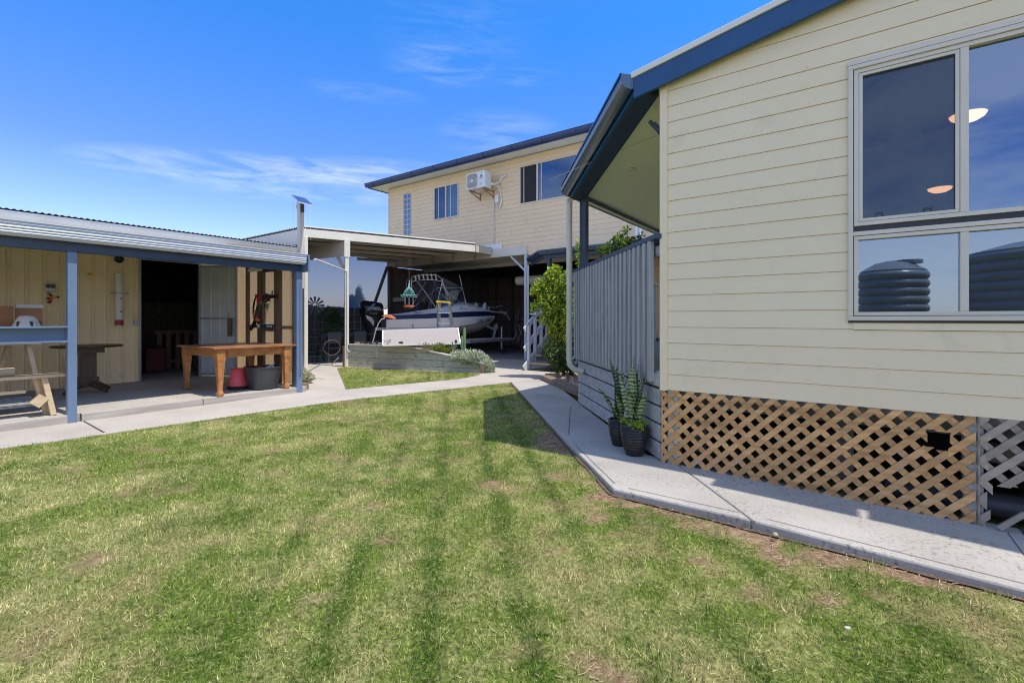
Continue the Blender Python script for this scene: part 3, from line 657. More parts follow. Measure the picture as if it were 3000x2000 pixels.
t_ = (3.585 + .18*1.64 - .17 - CAMZ)/(d_.z - .18*d_.x); dl = O + d_*t_
MB().lathe([(.001,-.012),(.035,-.012),(.05,-.006),(.052,0)], dl+Vector((0,0,-.004)), 20).build("downlight", m_whitegutter, houseA, smooth=True)
# posts
bx(-3.28,-3.18,6.26,6.36,.78,3.16).build("post", m_blue, houseA, bevel=.004)
bx(-1.62,-1.53,10.5,10.6,.78,3.35).build("post", m_blue, houseA, bevel=.004)
# downpipe
dp = MB(); c_ = Vector((-3.36,6.16,0)); x,y = c_.x-.02, c_.y-.03
dp.tube([(x,y,3.02),(x,y,.70),(x+.01,y+.01,.62),(x+.06,y+.05,.56),(x+.16,y+.12,.53)], .044, 14)
dp.tube([(x,y,3.00),(x,y,3.07)], .055, 4)
for z in (2.0,1.08): dp.tube([(x,y,z),(x,y,z+.05)], .048, 14)
dp.build("downpipe", m_trimcream, houseA, smooth=True)
# deck
def dl_(s, off, z): p = Vector((-1.41,4.30,0)) + DV*s + DN*off; return Vector((p.x, p.y, z))
Ld = 3.06
for k in range(5):
    z0 = .012 + k*.165
    b_ = MB().bar(dl_(.02,.0,z0+.074), dl_(Ld,.0,z0+.074), .022, .148); b_.build("skirt_board", m_skirt, houseA, bevel=.003)
    MB().bar((-3.47,6.60,z0+.074),(-3.47,10.4,z0+.074),.022,.148).build("skirt_board", m_skirt, houseA, bevel=.003)
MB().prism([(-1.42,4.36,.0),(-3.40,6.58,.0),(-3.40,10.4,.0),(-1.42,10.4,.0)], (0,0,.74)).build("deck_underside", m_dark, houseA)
MB().prism([(-1.42,4.33,.78),(-3.45,6.58,.78),(-3.45,10.4,.78),(-1.42,10.4,.78)], (0,0,.035)).build("deck", m_oldwood, houseA)
# balustrade
bal = MB().bar(dl_(.0,.02,.745), dl_(Ld+.04,.02,.745), .03, .11).build("balustrade", m_skirt, houseA, bevel=.003)
MB().bar(dl_(-.03,.03,2.055), dl_(Ld+.06,.03,2.055), .09, .045).build("handrail", m_blue, bal, bevel=.003)
MB().bar(dl_(.0,.0,1.93), dl_(Ld,.0,1.93), .035, .09).build("rail", m_oldwood, bal)
for k in range(23):
    s_0 = .13 + k*(Ld-.15)/22
    p_ = dl_(s_0, .055, .72 + random.uniform(-.006,.006)); q_ = Vector((p_.x, p_.y, 2.03))
    jit = Vector((random.uniform(-.004,.004), random.uniform(-.004,.004), 0))
    MB().bar(p_, q_+jit, .068, .045, up=DN).build("baluster", m_oldwoodz, bal, bevel=.003)
MB().bar((-3.47,6.66,2.055),(-3.47,10.3,2.055),.09,.045).build("handrail", m_blue, bal)
for k in range(14): MB().bar((-3.5,6.75+k*.26,.72),(-3.5,6.75+k*.26,2.03),.042,.066,up=(1,0,0)).build("baluster", m_oldwoodz, bal)
# flood light on the side wall
fl = thing("floodlight", (XC-.02,4.5,3.1), "black floodlight under the verandah eave beside the corner board", "outdoor light")
fm = MB(); fm.obox((XC-.115,4.52,3.13), .04,.20,.16, 0, Matrix.Rotation(R(-38),3,'Y')); fm.build("housing", m_black, fl, bevel=.006)
fm = MB()
for k in range(5): fm.obox((XC-.085,4.44+k*.04,3.115), .04,.008,.13, 0, Matrix.Rotation(R(-38),3,'Y'))
fm.bar((XC-.09,4.52,3.12),(XC,4.52,3.03),.03,.02); fm.build("bracket", m_glossblack, fl)

# lattice base
def clip(poly, nx, nz_, d):                       # keep nx*x+nz*z <= d
    out = []
    for i in range(len(poly)):
        a, b = poly[i], poly[(i+1) % len(poly)]; fa = nx*a[0]+nz_*a[1]-d; fb_ = nx*b[0]+nz_*b[1]-d
        if fa <= 0: out.append(a)
        if (fa < 0) != (fb_ < 0) and abs(fa-fb_) > 1e-9: t = fa/(fa-fb_); out.append((a[0]+(b[0]-a[0])*t, a[1]+(b[1]-a[1])*t))
    return out
def lattice(name, x0, x1, zb, ztp, holes, mat, sign, y, step=.1285, wd=.060, parent=None, ph=0.):
    mb = MB(); c = (x0 - ztp - 1 if sign > 0 else x0 + zb - .1) - 0
    k = 0; lo = x0 - (ztp-zb) - .3; n = int((x1-x0+(ztp-zb)+.6)/step)
    for k in range(n + 2):
        c = lo + k*step + ph + random.uniform(-.002,.002)
        pts = [(c, zb-.02), (c+wd*1.0, zb-.02)]; h = (ztp - zb) + .04
        if sign > 0: poly = [(c, zb-.02), (c+wd, zb-.02), (c+wd+h, ztp+.02), (c+h, ztp+.02)]
        else: poly = [(c+h, zb-.02), (c+wd+h, zb-.02), (c+wd, ztp+.02), (c, ztp+.02)]
        for nx, nz_, d in ((-1,0,-x0),(1,0,x1),(0,-1,-zb),(0,1,ztp)):
            if len(poly) > 2: poly = clip(poly, nx, nz_, d)
        ps = [poly]
        for hx0,hx1,hz0,hz1 in holes:
            j1, j2 = random.uniform(-.02,.02), random.uniform(-.015,.015); new = []
            for p in ps:
                if len(p) < 3: continue
                new.append(clip(p, 1, 0, hx0+j1)); new.append(clip(p, -1, 0, -(hx1+j2)))
                m_ = clip(clip(p, -1, 0, -(hx0+j1)), 1, 0, hx1+j2)
                if len(m_) > 2: new.append(clip(m_, 0, 1, hz0+j2)); new.append(clip(m_, 0, -1, -(hz1+j1)))
            ps = new
        for p in ps:
            if len(p) < 3: continue
            ar = abs(sum(p[i][0]*p[(i+1)%len(p)][1]-p[(i+1)%len(p)][0]*p[i][1] for i in range(len(p))))/2
            if ar < 2e-4: continue
            mb.prism([(a, y, b) for a, b in p], (0, .009, 0))
    return mb.build(name, mat, parent)
def zb(x): return zh(x)
H1 = onY(21,1735,290,YA); H2 = onY(21,1880,425,YA)
hole = [(H1.x, H2.x, H2.z, H1.z)]
lt = MB()
panel = bx(XC, XC+.012, YA-.006, YA+.002, 0, .66).build("lattice_panel", m_lattice, houseA)
lattice("front_slats", XC, .655, -.045, .662, hole, m_lattice, 1, YA-.012, parent=panel)
lattice("back_slats", XC, .655, -.045, .662, hole, m_lattice, -1, YA-.001, parent=panel, ph=.04)
panel2 = bx(.668, .676, YA-.006, YA+.002, -.05, .66).build("lattice_panel", m_latticeold, houseA); panel2['label'] = "broken grey lattice panel"
H3 = onY(21,2110,625,YA); hole2 = [(.72, 1.22, -.1, H3.z)]
lattice("front_slats", .676, 3.4, -.07, .662, hole2, m_latticeold, 1, YA-.012, parent=panel2, ph=.02)
lattice("back_slats", .676, 3.4, -.07, .662, hole2, m_latticeold, -1, YA-.001, parent=panel2, ph=.06)
for x in (XC+.05, .60, 2.2): bx(x, x+.095, YA+.012, YA+.10, -.1, .655).build("stump", m_galv if x < 0 else m_oldwood, houseA)
MB().bar(onY(21,2195,912,YA-.03) , onY(21,2360,820,YA-.03), .02,.03).build("loose_slat", m_latticeold, houseA)
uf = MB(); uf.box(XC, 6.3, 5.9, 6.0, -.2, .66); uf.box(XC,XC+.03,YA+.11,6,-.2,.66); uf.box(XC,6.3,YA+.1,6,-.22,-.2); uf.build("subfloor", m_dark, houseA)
for k in range(4): bx(XC+.1+k*1.2, XC+.22+k*1.2, 5.0, 5.12, -.2, .6).build("stump", m_oldwood, houseA)
uf = MB(); uf.tube([(.2,4.62,.02),(3,4.62,.0)], .085, 16); uf.build("drain_pipe", m_tub, houseA, smooth=True)
bx(XC+.1, 3.2, 4.9, 4.95, .42, .56).build("floor_bearer", m_oldwood, houseA)
bx(.74,1.0,4.55,4.75,.32,.42).build("brick_block", m_sleeper, houseA)
# ================================================================== REAR HOUSE
YB = 12.5
XBL = onY(5,208,900,YB).x                                  # left end of the wall
ZS = 6.52
houseB = thing("two_storey_house", (XBL, YB, 0), "two storey cream weatherboard house behind the yard with navy gutter and open garage below", "house")
w1 = (onY(5,668,700,YB), onY(5,908,1015,YB)); w2 = (onY(5,1537,520,YB), onY(5,2030,800,YB))
gb = (onY(5,358,790,YB), onY(5,430,1210,YB))
W1 = (w1[0].x, w1[1].x, onY(5,668,1050,YB).z, onY(5,668,735,YB).z)
W2 = (w2[0].x, w2[0].x+4.6, onY(5,1537,890,YB).z, onY(5,1537,520,YB).z)
GB = (gb[0].x, gb[1].x, onY(5,360,1210,YB).z, onY(5,360,795,YB).z)
sB = siding(MB(), XBL+.03, -3.0, YB, 3.60, ZS, .146, [W1, W2, GB], .010)
for x, z in ((1328,1030),(1040,1165),(1450,1195)):
    p = onY(5,x,z,YB); zz = 3.6 + .146*round((p.z-3.6)/.146 - .5); sB.box(p.x-.006,p.x+.006,YB-.017,YB,zz+.005,zz+.137)
sB.build("wall", m_creamB, houseB, fixn=False)
bx(XBL-.03, XBL+.035, YB-.02, YB+.05, 3.6, ZS).build("corner_board", m_creamB, houseB)
sB = siding(MB(), 0, 6.5, 0, 3.6, ZS, .146, (), .014); sB.v = [(XBL + y, YB+.05 + (6.5-x), z) for x,y,z in sB.v]; sB.build("side_wall", m_creamB, houseB, fixn=False)
cb = MB()
def around(mb, x0,x1,z0,z1,holes,ya,yb):
    xs_ = sorted({x0,x1} | {h[i] for h in holes for i in (0,1)}); zs_ = sorted({z0,z1} | {h[i] for h in holes for i in (2,3)})
    for a,b in zip(xs_[:-1],xs_[1:]):
        for c,d in zip(zs_[:-1],zs_[1:]):
            if not any(h[0]<(a+b)/2<h[1] and h[2]<(c+d)/2<h[3] for h in holes): mb.box(a,b,ya,yb,c,d)
    return mb
around(MB(), XBL+.02,-3,3.40,ZS,[W1,W2,GB],YB+.006,YB+.1).build("wall_core", m_creamB, houseB)
core = MB(); core.box(-3.1,-3,YB+.1,19,0,ZS); core.box(XBL+.05,-3,YB+.5,YB+.6,3.6,ZS); core.build("inner_wall", m_intwall, houseB)
def winB(x0,x1,z0,z1,mull,mats):
    wb = MB(); rect_frame(wb, x0-.02,x1+.02,z0-.03,z1+.02,YB-.03,YB+.05,.035); o = wb.build("window", m_frame, houseB, bevel=.003)
    f = MB(); e = [x0+.02]+list(mull)+[x1-.02]
    for m_ in mull: f.box(m_-.022,m_+.022,YB-.025,YB+.05,z0+.005,z1-.015)
    f.build("mullion", m_frame, o)
    for a,b,mt in zip(e[:-1],e[1:],mats):
        MB().quad((a,YB+.015,z0),(b,YB+.015,z0),(b,YB+.015,z1),(a,YB+.015,z1)).build("pane", mt, o)
    return o
o = winB(*W1, [onY(5,783,860,YB).x], [m_glassB, m_glassblue])
for px in (708,828): MB().box(onY(5,px,860,YB).x-.012, onY(5,px,860,YB).x+.012, YB+.002,YB+.014,W1[2]+.02,W1[3]-.02).build("sliding_stile", m_frame, o)
o = winB(*W2, [onY(5,1710,700,YB).x, onY(5,2112,700,YB).x, W2[0]+3.4], [m_screen, m_glassB, m_screen, m_glassB])
bx(W2[0],W2[1],YB+.05,YB+.06,W2[2],W2[3]).build("blind", m_dark, o)
for px in (1572,1748): MB().box(onY(5,px,860,YB).x-.012, onY(5,px,860,YB).x+.012, YB+.002,YB+.012,W2[2]+.02,W2[3]-.02).build("sliding_stile", m_frame, o)
gbo = MB(); rect_frame(gbo, GB[0]-.01,GB[1]+.01,GB[2]-.01,GB[3]+.01,YB-.022,YB+.06,.02); gbo = gbo.build("glass_block_window", m_beige, houseB)
nbl = 8; hh = (GB[3]-GB[2]-.02)/nbl; ww = (GB[1]-GB[0]-.02)/2; gm = MB()
for i in range(nbl):
    for j in range(2):
        x, z = GB[0]+.01+ww*(j+.5), GB[2]+.01+hh*(i+.5); gm.box(x-ww/2+.018,x+ww/2-.018,YB-.008,YB+.05,z-hh/2+.018,z+hh/2-.018)
gm.build("glass_blocks", m_block, gbo, bevel=.008)
MB().box(GB[0],GB[1],YB-.002,YB+.045,GB[2],GB[3]).build("mortar", m_beige, gbo)
# roof, gutter, soffit
zE = ZS
ev = MB(); XE = onY(5,45,700,YB-.6).x; 
ev.prism([(XBL-.55,YB-.55,zE+.02),(-3,YB-.55,zE+.02),(-3,YB+7,zE+.02),(XBL-.55,YB+7,zE+.02)], (0,0,.02)); ev.build("soffit", m_white, houseB)
ev = MB(); yr = YB+3.3; ev.add([(XBL-.6,YB-.6,zE+.17),(-2.9,YB-.6,zE+.17),(-2.9,YB+7,zE+.17),(XBL-.6,YB+7,zE+.17),(XBL+2.5,yr,zE+.85),(-5,yr,zE+.85)],
    [(0,1,5,4),(1,2,5),(2,3,4,5),(3,0,4)]); ev.build("roof", m_roofsheet, houseB)
bx(XBL-.56,-3,YB-.58,YB-.555,zE-.01,zE+.16).build("fascia", m_eaveB, houseB)
bx(XBL-.58,XBL-.555,YB-.58,YB+7,zE-.01,zE+.16).build("fascia", m_eaveB, houseB)
g_ = MB(); gutter(g_, (XBL-.66,YB-.58,zE+.16), (-3,YB-.58,zE+.16), (0,-1,0), .06, .13); gutter(g_, (XBL-.58,YB-.62,zE+.16), (XBL-.58,YB+7,zE+.16), (-1,0,0), .06, .13)
go = g_.build("gutter", m_eaveB, houseB, smooth=True, fixn=False)
gc = MB()
for k in range(11):
    x = XBL-.2+k*1.12; gc.obox((x,YB-.705,zE+.10), .025,.012,.15)
    gc.bar((x,YB-.70,zE+.03),(x+.0,YB-.60,zE-.0),.02,.01)
gc.build("gutter_brackets", m_gutterblue, go)
# beams over the garage opening, ceiling, post
zb1 = 3.38; XP = onY(4,1706,1000,YB).x
bx(onY(4,1332,100,YB-.05).x-.2, XP+.10, YB-.07, YB+.02, zb1-.02, 3.64).build("garage_beam", m_trimcream, houseB, bevel=.004)
bx(XP+.10, -3, YB-.01, YB+.02, 3.34, 3.6).build("lower_band", m_creamB, houseB)
bx(XBL, XP-.2, YB+.03, YB+.1, 3.36, 3.6).build("garage_beam", m_beige, houseB)
bx(XBL, -3, YB+.12, 14.3, 3.42, 3.46).build("garage_soffit", m_trimcream, houseB)
bx(XBL, -3, 14.3, 14.42, 3.30, 3.47).build("garage_beam", m_trimcream, houseB)
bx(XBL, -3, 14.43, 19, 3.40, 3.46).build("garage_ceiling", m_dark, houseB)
gp = bx(XP-.02, XP+.08, YB-.06, YB+.04, 0, zb1-.02).build("garage_post", m_paleblue, houseB, bevel=.004)
MB().bar((XP+.0,YB-.01,2.85),(XP-.55,YB-.01,3.34),.05,.09,up=(0,1,0)).build("brace", m_paleblue, gp)
MB().tube([(XP+.17,YB-.1,3.0),(XP+.17,YB-.1,.1)],.03,8).build("garage_downpipe", m_white, houseB, smooth=True)
bx(XBL-.02, XBL+.14, YB-.07, YB+.07, 0, 3.42).build("garage_post", m_stud, houseB)
bk = MB(); bk.box(XBL,-3,18.9,19,0,3.4); bk.box(XBL,XBL+.08,YB+.08,19,0,3.4); bk.box(-6.0,-5.9,YB+.2,19,0,3.4)
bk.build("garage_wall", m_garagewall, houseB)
for k in range(9): bx(XBL+.5+k*1.0, XBL+.59+k*1.0, 18.8, 18.89, 0, 3.4).build("stud", m_stud, houseB)
for z in (1.15,2.3): bx(XBL, -6, 18.82, 18.88, z, z+.07).build("nogging", m_stud, houseB)
bx(XBL+.2, XBL+.9, YB+.01, YB+.06, 2.0, 2.15).build("nogging", m_beige, houseB)
rdx = onY(27,690,200,14.5).x
MB().tube([(rdx,14.6,2.75),(-6.05,14.6,2.75)], .17, 14).build("roller_door", m_whitegutter, houseB, smooth=True)
# porch back wall and cream wall to the right under the porch
lwb = siding(MB(), -5.85, -3.0, YB, .1, 3.3, .146, (), .014); lwb.build("lower_wall", m_creamB, houseB, fixn=False)
bx(-5.85,-3,YB+.01,YB+.1,.0,3.4).build("lower_wall_core", m_creamB, houseB)
cnr = MB()
for px in (1100,1135): p = onY(6,px,60,YB-.25); cnr.tube([(p.x,p.y,3.3),(p.x,p.y,6.4)],.045,8)
cnr.build("downpipes", m_white, houseB, smooth=True)
bx(-3.3,-2.0,YB-.06,YB-.02,3.6,6.5).build("bay_wall", m_white, houseB)

# air conditioner
c0 = onY(5,988,755,YB-.62); c1 = onY(5,1185,700,YB-.62)
ACx0, ACx1 = c0.x, onY(5,1180,700,YB-.62).x; ACz0, ACz1 = onY(5,988,755,YB-.62).z, onY(5,988,590,YB-.62).z
ya, yb = YB-.62, YB-.30
ac = thing("air_conditioner", (ACx0, YB-.62, ACz0), "white split system air conditioner unit bracketed high on the two storey wall", "air conditioner")
bx(ACx0,ACx1,ya,yb,ACz0,ACz1).build("casing", m_plasticwhite, ac, bevel=.015)
fx, fz = ACx0 + (ACx1-ACx0)*.33, (ACz0+ACz1)/2; rr = (ACz1-ACz0)*.43
gr = MB()
def loop(r, sq, y):
    pts = []
    for k in range(41):
        t = 2*math.pi*k/40; x, z = math.cos(t), math.sin(t); m_ = (abs(x)**sq+abs(z)**sq)**(-1/sq); pts.append((fx+x*m_*r, y, fz+z*m_*r))
    return pts
for k in range(1,10): gr.tube(loop(rr*(.22+.78*k/9), 2+2*k/9, ya-.012), .0045 if k < 9 else .012, 5, caps=False)
for k in range(12): t=2*math.pi*k/12; gr.tube([(fx,ya-.010,fz),(fx+math.cos(t)*rr,ya-.010,fz+math.sin(t)*rr)],.004,4)
gr.build("fan_grille", m_plasticwhite, ac)
MB().prism([(a,b-(-.002+0) if 0 else ya-.003,c) for a,b,c in loop(rr*.98,4,ya)[:-1]], (0,.001,0)).build("fan_opening", M("fan_recess", (.16,.15,.15), .6), ac)
cy = MB(); cy.lathe([(.001,0),(rr*.22,0),(rr*.2,.01),(.001,.012)], (fx,ya-.016,fz), 20, M4=Matrix.Rotation(R(90),4,'X')); cy.build("fan_hub", m_plasticwhite, ac, smooth=True)
lx = ACx0+(ACx1-ACx0)*.80
lg = MB(); d_ = .034; zc = ACz0+(ACz1-ACz0)*.70
for a_ in (90, 210, 330):
    ax_, az_ = math.cos(R(a_)), math.sin(R(a_)); px_, pz_ = -az_, ax_; L_ = .062; wv_ = .022
    lg.prism([(lx, ya-.003, zc), (lx+ax_*L_/2+px_*wv_, ya-.003, zc+az_*L_/2+pz_*wv_), (lx+ax_*L_, ya-.003, zc+az_*L_), (lx+ax_*L_/2-px_*wv_, ya-.003, zc+az_*L_/2-pz_*wv_)], (0,.002,0))
lg.build("emblem", m_glossblack, ac)
text("lettering", "MITSUBISHI", .030, (lx,ya-.003,zc-.075), (1,0,0), (0,0,1), m_glossblack, ac, align='CENTER')
text("lettering", "Inverter", .024, (lx,ya-.003,zc+.105), (1,0,0), (0,0,1), m_glossblack, ac, align='CENTER')
bx(lx-.05,lx+.03,ya-.003,ya,ACz0+.09,ACz0+.17).build("sticker", m_paleblue, ac)
bx(ACx1,ACx1+.006,ya+.08,yb-.06,ACz0+.18,ACz1-.06).build("service_panel", m_white, ac, bevel=.002)
for x in (ACx0+.12, ACx1-.12): br = MB(); br.bar((x,YB-.02,ACz0-.02),(x,ya-.0,ACz0-.02),.04,.03); br.bar((x,YB-.02,ACz0-.20),(x,ya+.03,ACz0-.03),.03,.03); br.bar((x,YB-.02,ACz0-.24),(x,YB-.02,ACz0+.02),.04,.02); br.build("wall_bracket", wood("rusty_bracket", (.42,.24,.13),(.3,.16,.09)), ac)
pi = MB(); x = ACx1
pi.tube([(x,yb-.05,ACz0+.14),(x+.10,yb,ACz0+.12),(x+.13,YB-.04,ACz0+.25),(x+.30,YB-.05,ACz0+.40),(x+.42,YB-.03,ACz0+.44)], .03, 8)
pi.tube([(x,yb-.05,ACz0+.2),(x+.12,YB-.1,ACz0+.1),(x+.2,YB-.05,ACz0-.1),(x+.24,YB-.04,ACz0-.45),(x+.15,YB-.04,ACz0-.62),(x+.04,YB-.04,ACz0-.55),(x+.02,YB-.05,ACz0-.40)], .02, 8)
pi.build("hose", m_white, ac, smooth=True)
bx(x-.02,x+.11,YB-.09,YB-.02,ACz0-.42,ACz0-.16).build("isolator_box", m_white, ac, bevel=.008)
MB().tube([(x-.08,YB-.03,ACz0-.25),(x-.08,YB-.03,3.66)],.012,6).build("conduit", m_paleblue, ac)
bx(x-.5,x+.25,YB-.05,YB-.02,3.64,3.80).build("flashing_box", m_white, houseB)

# ================================================================== PORCH (blue roof over the stairs)
PG = (Vector((-6.42,10.2,3.04)), Vector((-7.5,11.28,3.04)))
porch = thing("porch", (-6.3,10.3,0), "blue edged porch roof over the white railed stairs beside the garage", "porch")
g_ = MB(); gutter(g_, PG[0], (-2.0,10.2,3.04), (0,-1,0), .05, .10); gutter(g_, PG[1], PG[0], (-.707,-.707,0), .05, .10)
g_.build("gutter", m_gutterblue, porch, smooth=True, fixn=False)
MB().prism([(-6.42,10.2,3.02),(-2,10.2,3.02),(-2,YB-.02,3.36),(-7.5,YB-.02,3.36),(-7.5,11.28,3.06)], (0,0,.03)).build("roof", m_roofsheet, porch)
fb = MB(); fb.box(-6.40,-2,10.22,10.27,2.84,3.0); fb.bar((-7.45,11.30,2.92),(-6.42,10.26,2.92),.05,.16); fb.build("beam", m_blue, porch)
for k in range(6): x = -6.1+k*.75; MB().bar((x,10.3,2.95),(x,YB-.05,3.28),.045,.14).build("rafter", m_beige, porch)
bx(-6.28,-6.19,10.22,10.31,0,2.84).build("post", m_blue, porch, bevel=.003)
bx(-3.9,-3.81,10.22,10.31,0,2.84).build("post", m_blue, porch, bevel=.003)
# stairs
SX0, SX1, SY = -6.80, -5.55, 10.0
st = thing("staircase", (SX0, SY, 0), "short timber staircase with pale blue white railing and open brown treads", "stairs")
for k in range(4):
    z, y = .19*(k+1), SY+.10+.27*k
    bx(SX0+.05, SX1, y, y+.28, z-.045, z).build("tread", m_tread, st, bevel=.004)
for x in (SX0, SX1): MB().bar((x+.02,SY-.06,.02),(x+.02,SY+1.15,.86),.04,.22).build("stringer", m_paleblue, st, bevel=.003)
bx(SX0+.04,SX1,SY+1.2,YB-.03,.82,.86).build("landing", m_tread, st)
rl = MB()
rl = MB().bar((SX0-.03,SY+.02,1.02),(SX0-.03,SY+1.18,1.86),.04,.14).build("rail", m_paleblue, st, bevel=.003)
MB().bar((SX0-.03,SY+.02,.52),(SX0-.03,SY+1.18,1.36),.04,.14).build("rail", m_paleblue, st, bevel=.003)
for k in range(4):
    y = SY+.10+.30*k; zb_ = .02+.72*(k*.30+.1); MB().box(SX0-.01,SX0+.06,y,y+.07,max(0,zb_-.1),zb_+1.05).build("rail_post", m_paleblue, st, bevel=.003)
bx(SX0-.06,SX0+.14,SY+.30,SY+.42,1.42,1.46).build("post_cap", m_paleblue, st)
MB().bar((SX1,SY+.02,1.02),(SX1,SY+1.18,1.86),.04,.14).build("rail", m_paleblue, st, bevel=.003)
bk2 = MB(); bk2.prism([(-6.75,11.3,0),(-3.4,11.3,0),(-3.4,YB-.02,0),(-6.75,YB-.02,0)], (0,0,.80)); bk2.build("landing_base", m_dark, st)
fence_r = thing("paling_fence", (-6.1,12.2,0), "brown slatted timber screen beside the garage post behind the stairs", "fence")
for k in range(5): bx(-6.5+k*.11,-6.41+k*.11,12.25,12.27,.85,2.2).build("paling", m_paling, fence_r)
bx(-6.52,-5.95,12.272,12.30,1.9,1.98).build("rail", m_paling, fence_r)

# ================================================================== FOLIAGE
def leaves(name, centers, n, size, mat, parent, flat=.5, asp=.42, bias=None):
    cs = np.array([c[:3] for c in centers]); rs = np.array([c[3] for c in centers]); pr = rs**2/np.sum(rs**2)
    idx = rng.choice(len(cs), n, p=pr); d = rng.normal(size=(n,3)); d /= np.linalg.norm(d,axis=1)[:,None]
    rad = rng.uniform(.25,1,n)**.45; P = cs[idx] + d*(rs[idx]*rad)[:,None]*np.array([1,1,.95])
    ax = d*.7 + rng.normal(0,.7,(n,3)); ax[:,2] += bias if bias is not None else .15; ax /= np.linalg.norm(ax,axis=1)[:,None]
    sd_ = np.cross(ax, rng.normal(size=(n,3))); sd_ /= np.linalg.norm(sd_,axis=1)[:,None]
    L = (size*rng.uniform(.6,1.3,n))[:,None]; Wd = L*asp*.5
    vv = np.empty((n,4,3)); nrm = np.cross(ax, sd_)
    vv[:,0] = P; vv[:,1] = P + ax*L*.45 + sd_*Wd + nrm*L*.06; vv[:,2] = P + ax*L; vv[:,3] = P + ax*L*.45 - sd_*Wd + nrm*L*.06
    return numpy_mesh(name, vv.reshape(-1,3), 4, mat, parent)
def clumps(c, rx, ry, rz_, n, r0, r1):
    out = []
    for _ in range(n):
        d = Vector((random.gauss(0,1),random.gauss(0,1),random.gauss(0,1))).normalized()*random.uniform(.3,1)**.5
        out.append((c[0]+d.x*rx, c[1]+d.y*ry, c[2]+d.z*rz_, random.uniform(r0,r1)))
    return out
bc = Vector((-5.22,8.95,0))
bush = thing("shrub", bc, "leafy green and yellow shrub growing beside the cream downpipe and stairs", "shrub")
def bl(px, py, r, t=10.35): p = atT(6,px,py,t); return (p.x,p.y,p.z,r)
cl_ = [bl(350,480,.12),(bl(390,470,.10)),bl(330,540,.14),bl(430,560,.18),bl(250,620,.13),bl(200,620,.09),bl(200,780,.09),bl(350,650,.2),bl(440,680,.2),bl(300,720,.17),bl(500,720,.13),bl(370,790,.22),bl(470,820,.2),bl(310,850,.14),bl(400,920,.2),bl(490,930,.15),bl(360,980,.13),bl(430,1040,.15)]
cl_ += [bl(270,560,.08),bl(230,580,.07),bl(190,650,.07),bl(380,440,.07),bl(480,500,.08),bl(540,800,.08),bl(250,760,.08),bl(280,900,.09),bl(520,640,.07)]
leaves("crown", cl_, 3400, .085, m_leaf, bush)
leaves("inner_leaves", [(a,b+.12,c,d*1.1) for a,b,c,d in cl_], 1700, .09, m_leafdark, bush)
leaves("yellow_leaves", [bl(360,1020,.12),bl(450,1010,.15),bl(420,1090,.1)], 330, .08, m_leafyel, bush, bias=-.4)
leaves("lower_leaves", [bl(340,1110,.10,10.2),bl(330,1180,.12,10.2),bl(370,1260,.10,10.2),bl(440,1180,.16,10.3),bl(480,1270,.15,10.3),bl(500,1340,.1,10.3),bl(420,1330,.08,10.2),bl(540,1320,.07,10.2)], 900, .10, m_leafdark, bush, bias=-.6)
tm = MB(); 
tm.tube([bc+V(.1,.1,0), bc+V(.05,.1,.6), bc+V(0,.1,1.2), bc+V(-.05,.1,2.0)], [.035,.03,.022,.01], 8)
for a_ in range(7): z = .5+a_*.2; tm.tube([bc+V(.05,.1,z), bc+V(random.uniform(-.35,.35),random.uniform(-.2,.2),z+.45)], [.014,.004], 5)
tm.build("trunk", m_stud, bush, smooth=True)
b2 = atT(6,950,350,9.0); b2 = Vector((b2.x,b2.y,0)) 
bush2 = thing("small_tree", b2, "thin dark green tree top rising behind the timber balustrade", "tree")
def bl2(px,py,r): return bl(px,py,r,9.6)
leaves("crown", [bl2(770,280,.07),bl2(820,290,.12),bl2(880,240,.10),bl2(930,180,.09),bl2(960,120,.06),bl2(1020,110,.06),bl2(960,230,.15),bl2(1040,220,.12),bl2(1090,200,.10),bl2(1140,150,.06),bl2(900,320,.16),bl2(1000,300,.2),bl2(1120,230,.08)], 1150, .075, m_leafdark, bush2)
leaves("light_leaves", [bl2(930,180,.08),bl2(1000,230,.12),bl2(1070,210,.1),bl2(840,270,.1),bl2(1015,100,.04)], 300, .07, m_leaf, bush2)
tm = MB(); tp_ = atT(6,960,260,9.6); tm.tube([tp_*1 + V(0,0,0), Vector((tp_.x,tp_.y,0))], [.012,.03], 6)
for px,py in ((1020,100),(950,110),(1140,160),(790,280),(1000,230)): tm.tube([tp_+V(0,0,-.3), atT(6,px,py,9.6)], [.01,.004], 5)
tm.build("trunk", m_stud, bush2)
b3 = Vector((-5.35,10.05,0)); bush3 = thing("climber", atT(6,600,430,9.9)*1, "light green leafy climber visible between the downpipe and the blue verandah post", "plant")
leaves("foliage", [bl(600,210,.07,9.9),bl(600,260,.07,9.9),bl(598,330,.07,9.9),bl(600,400,.06,9.9)], 230, .07, m_leaf, bush3)
p = atT(6,600,430,9.9); MB().tube([(p.x,p.y,0),(p.x,p.y,2.9)],.012,5).build("stem", m_stud, bush3)

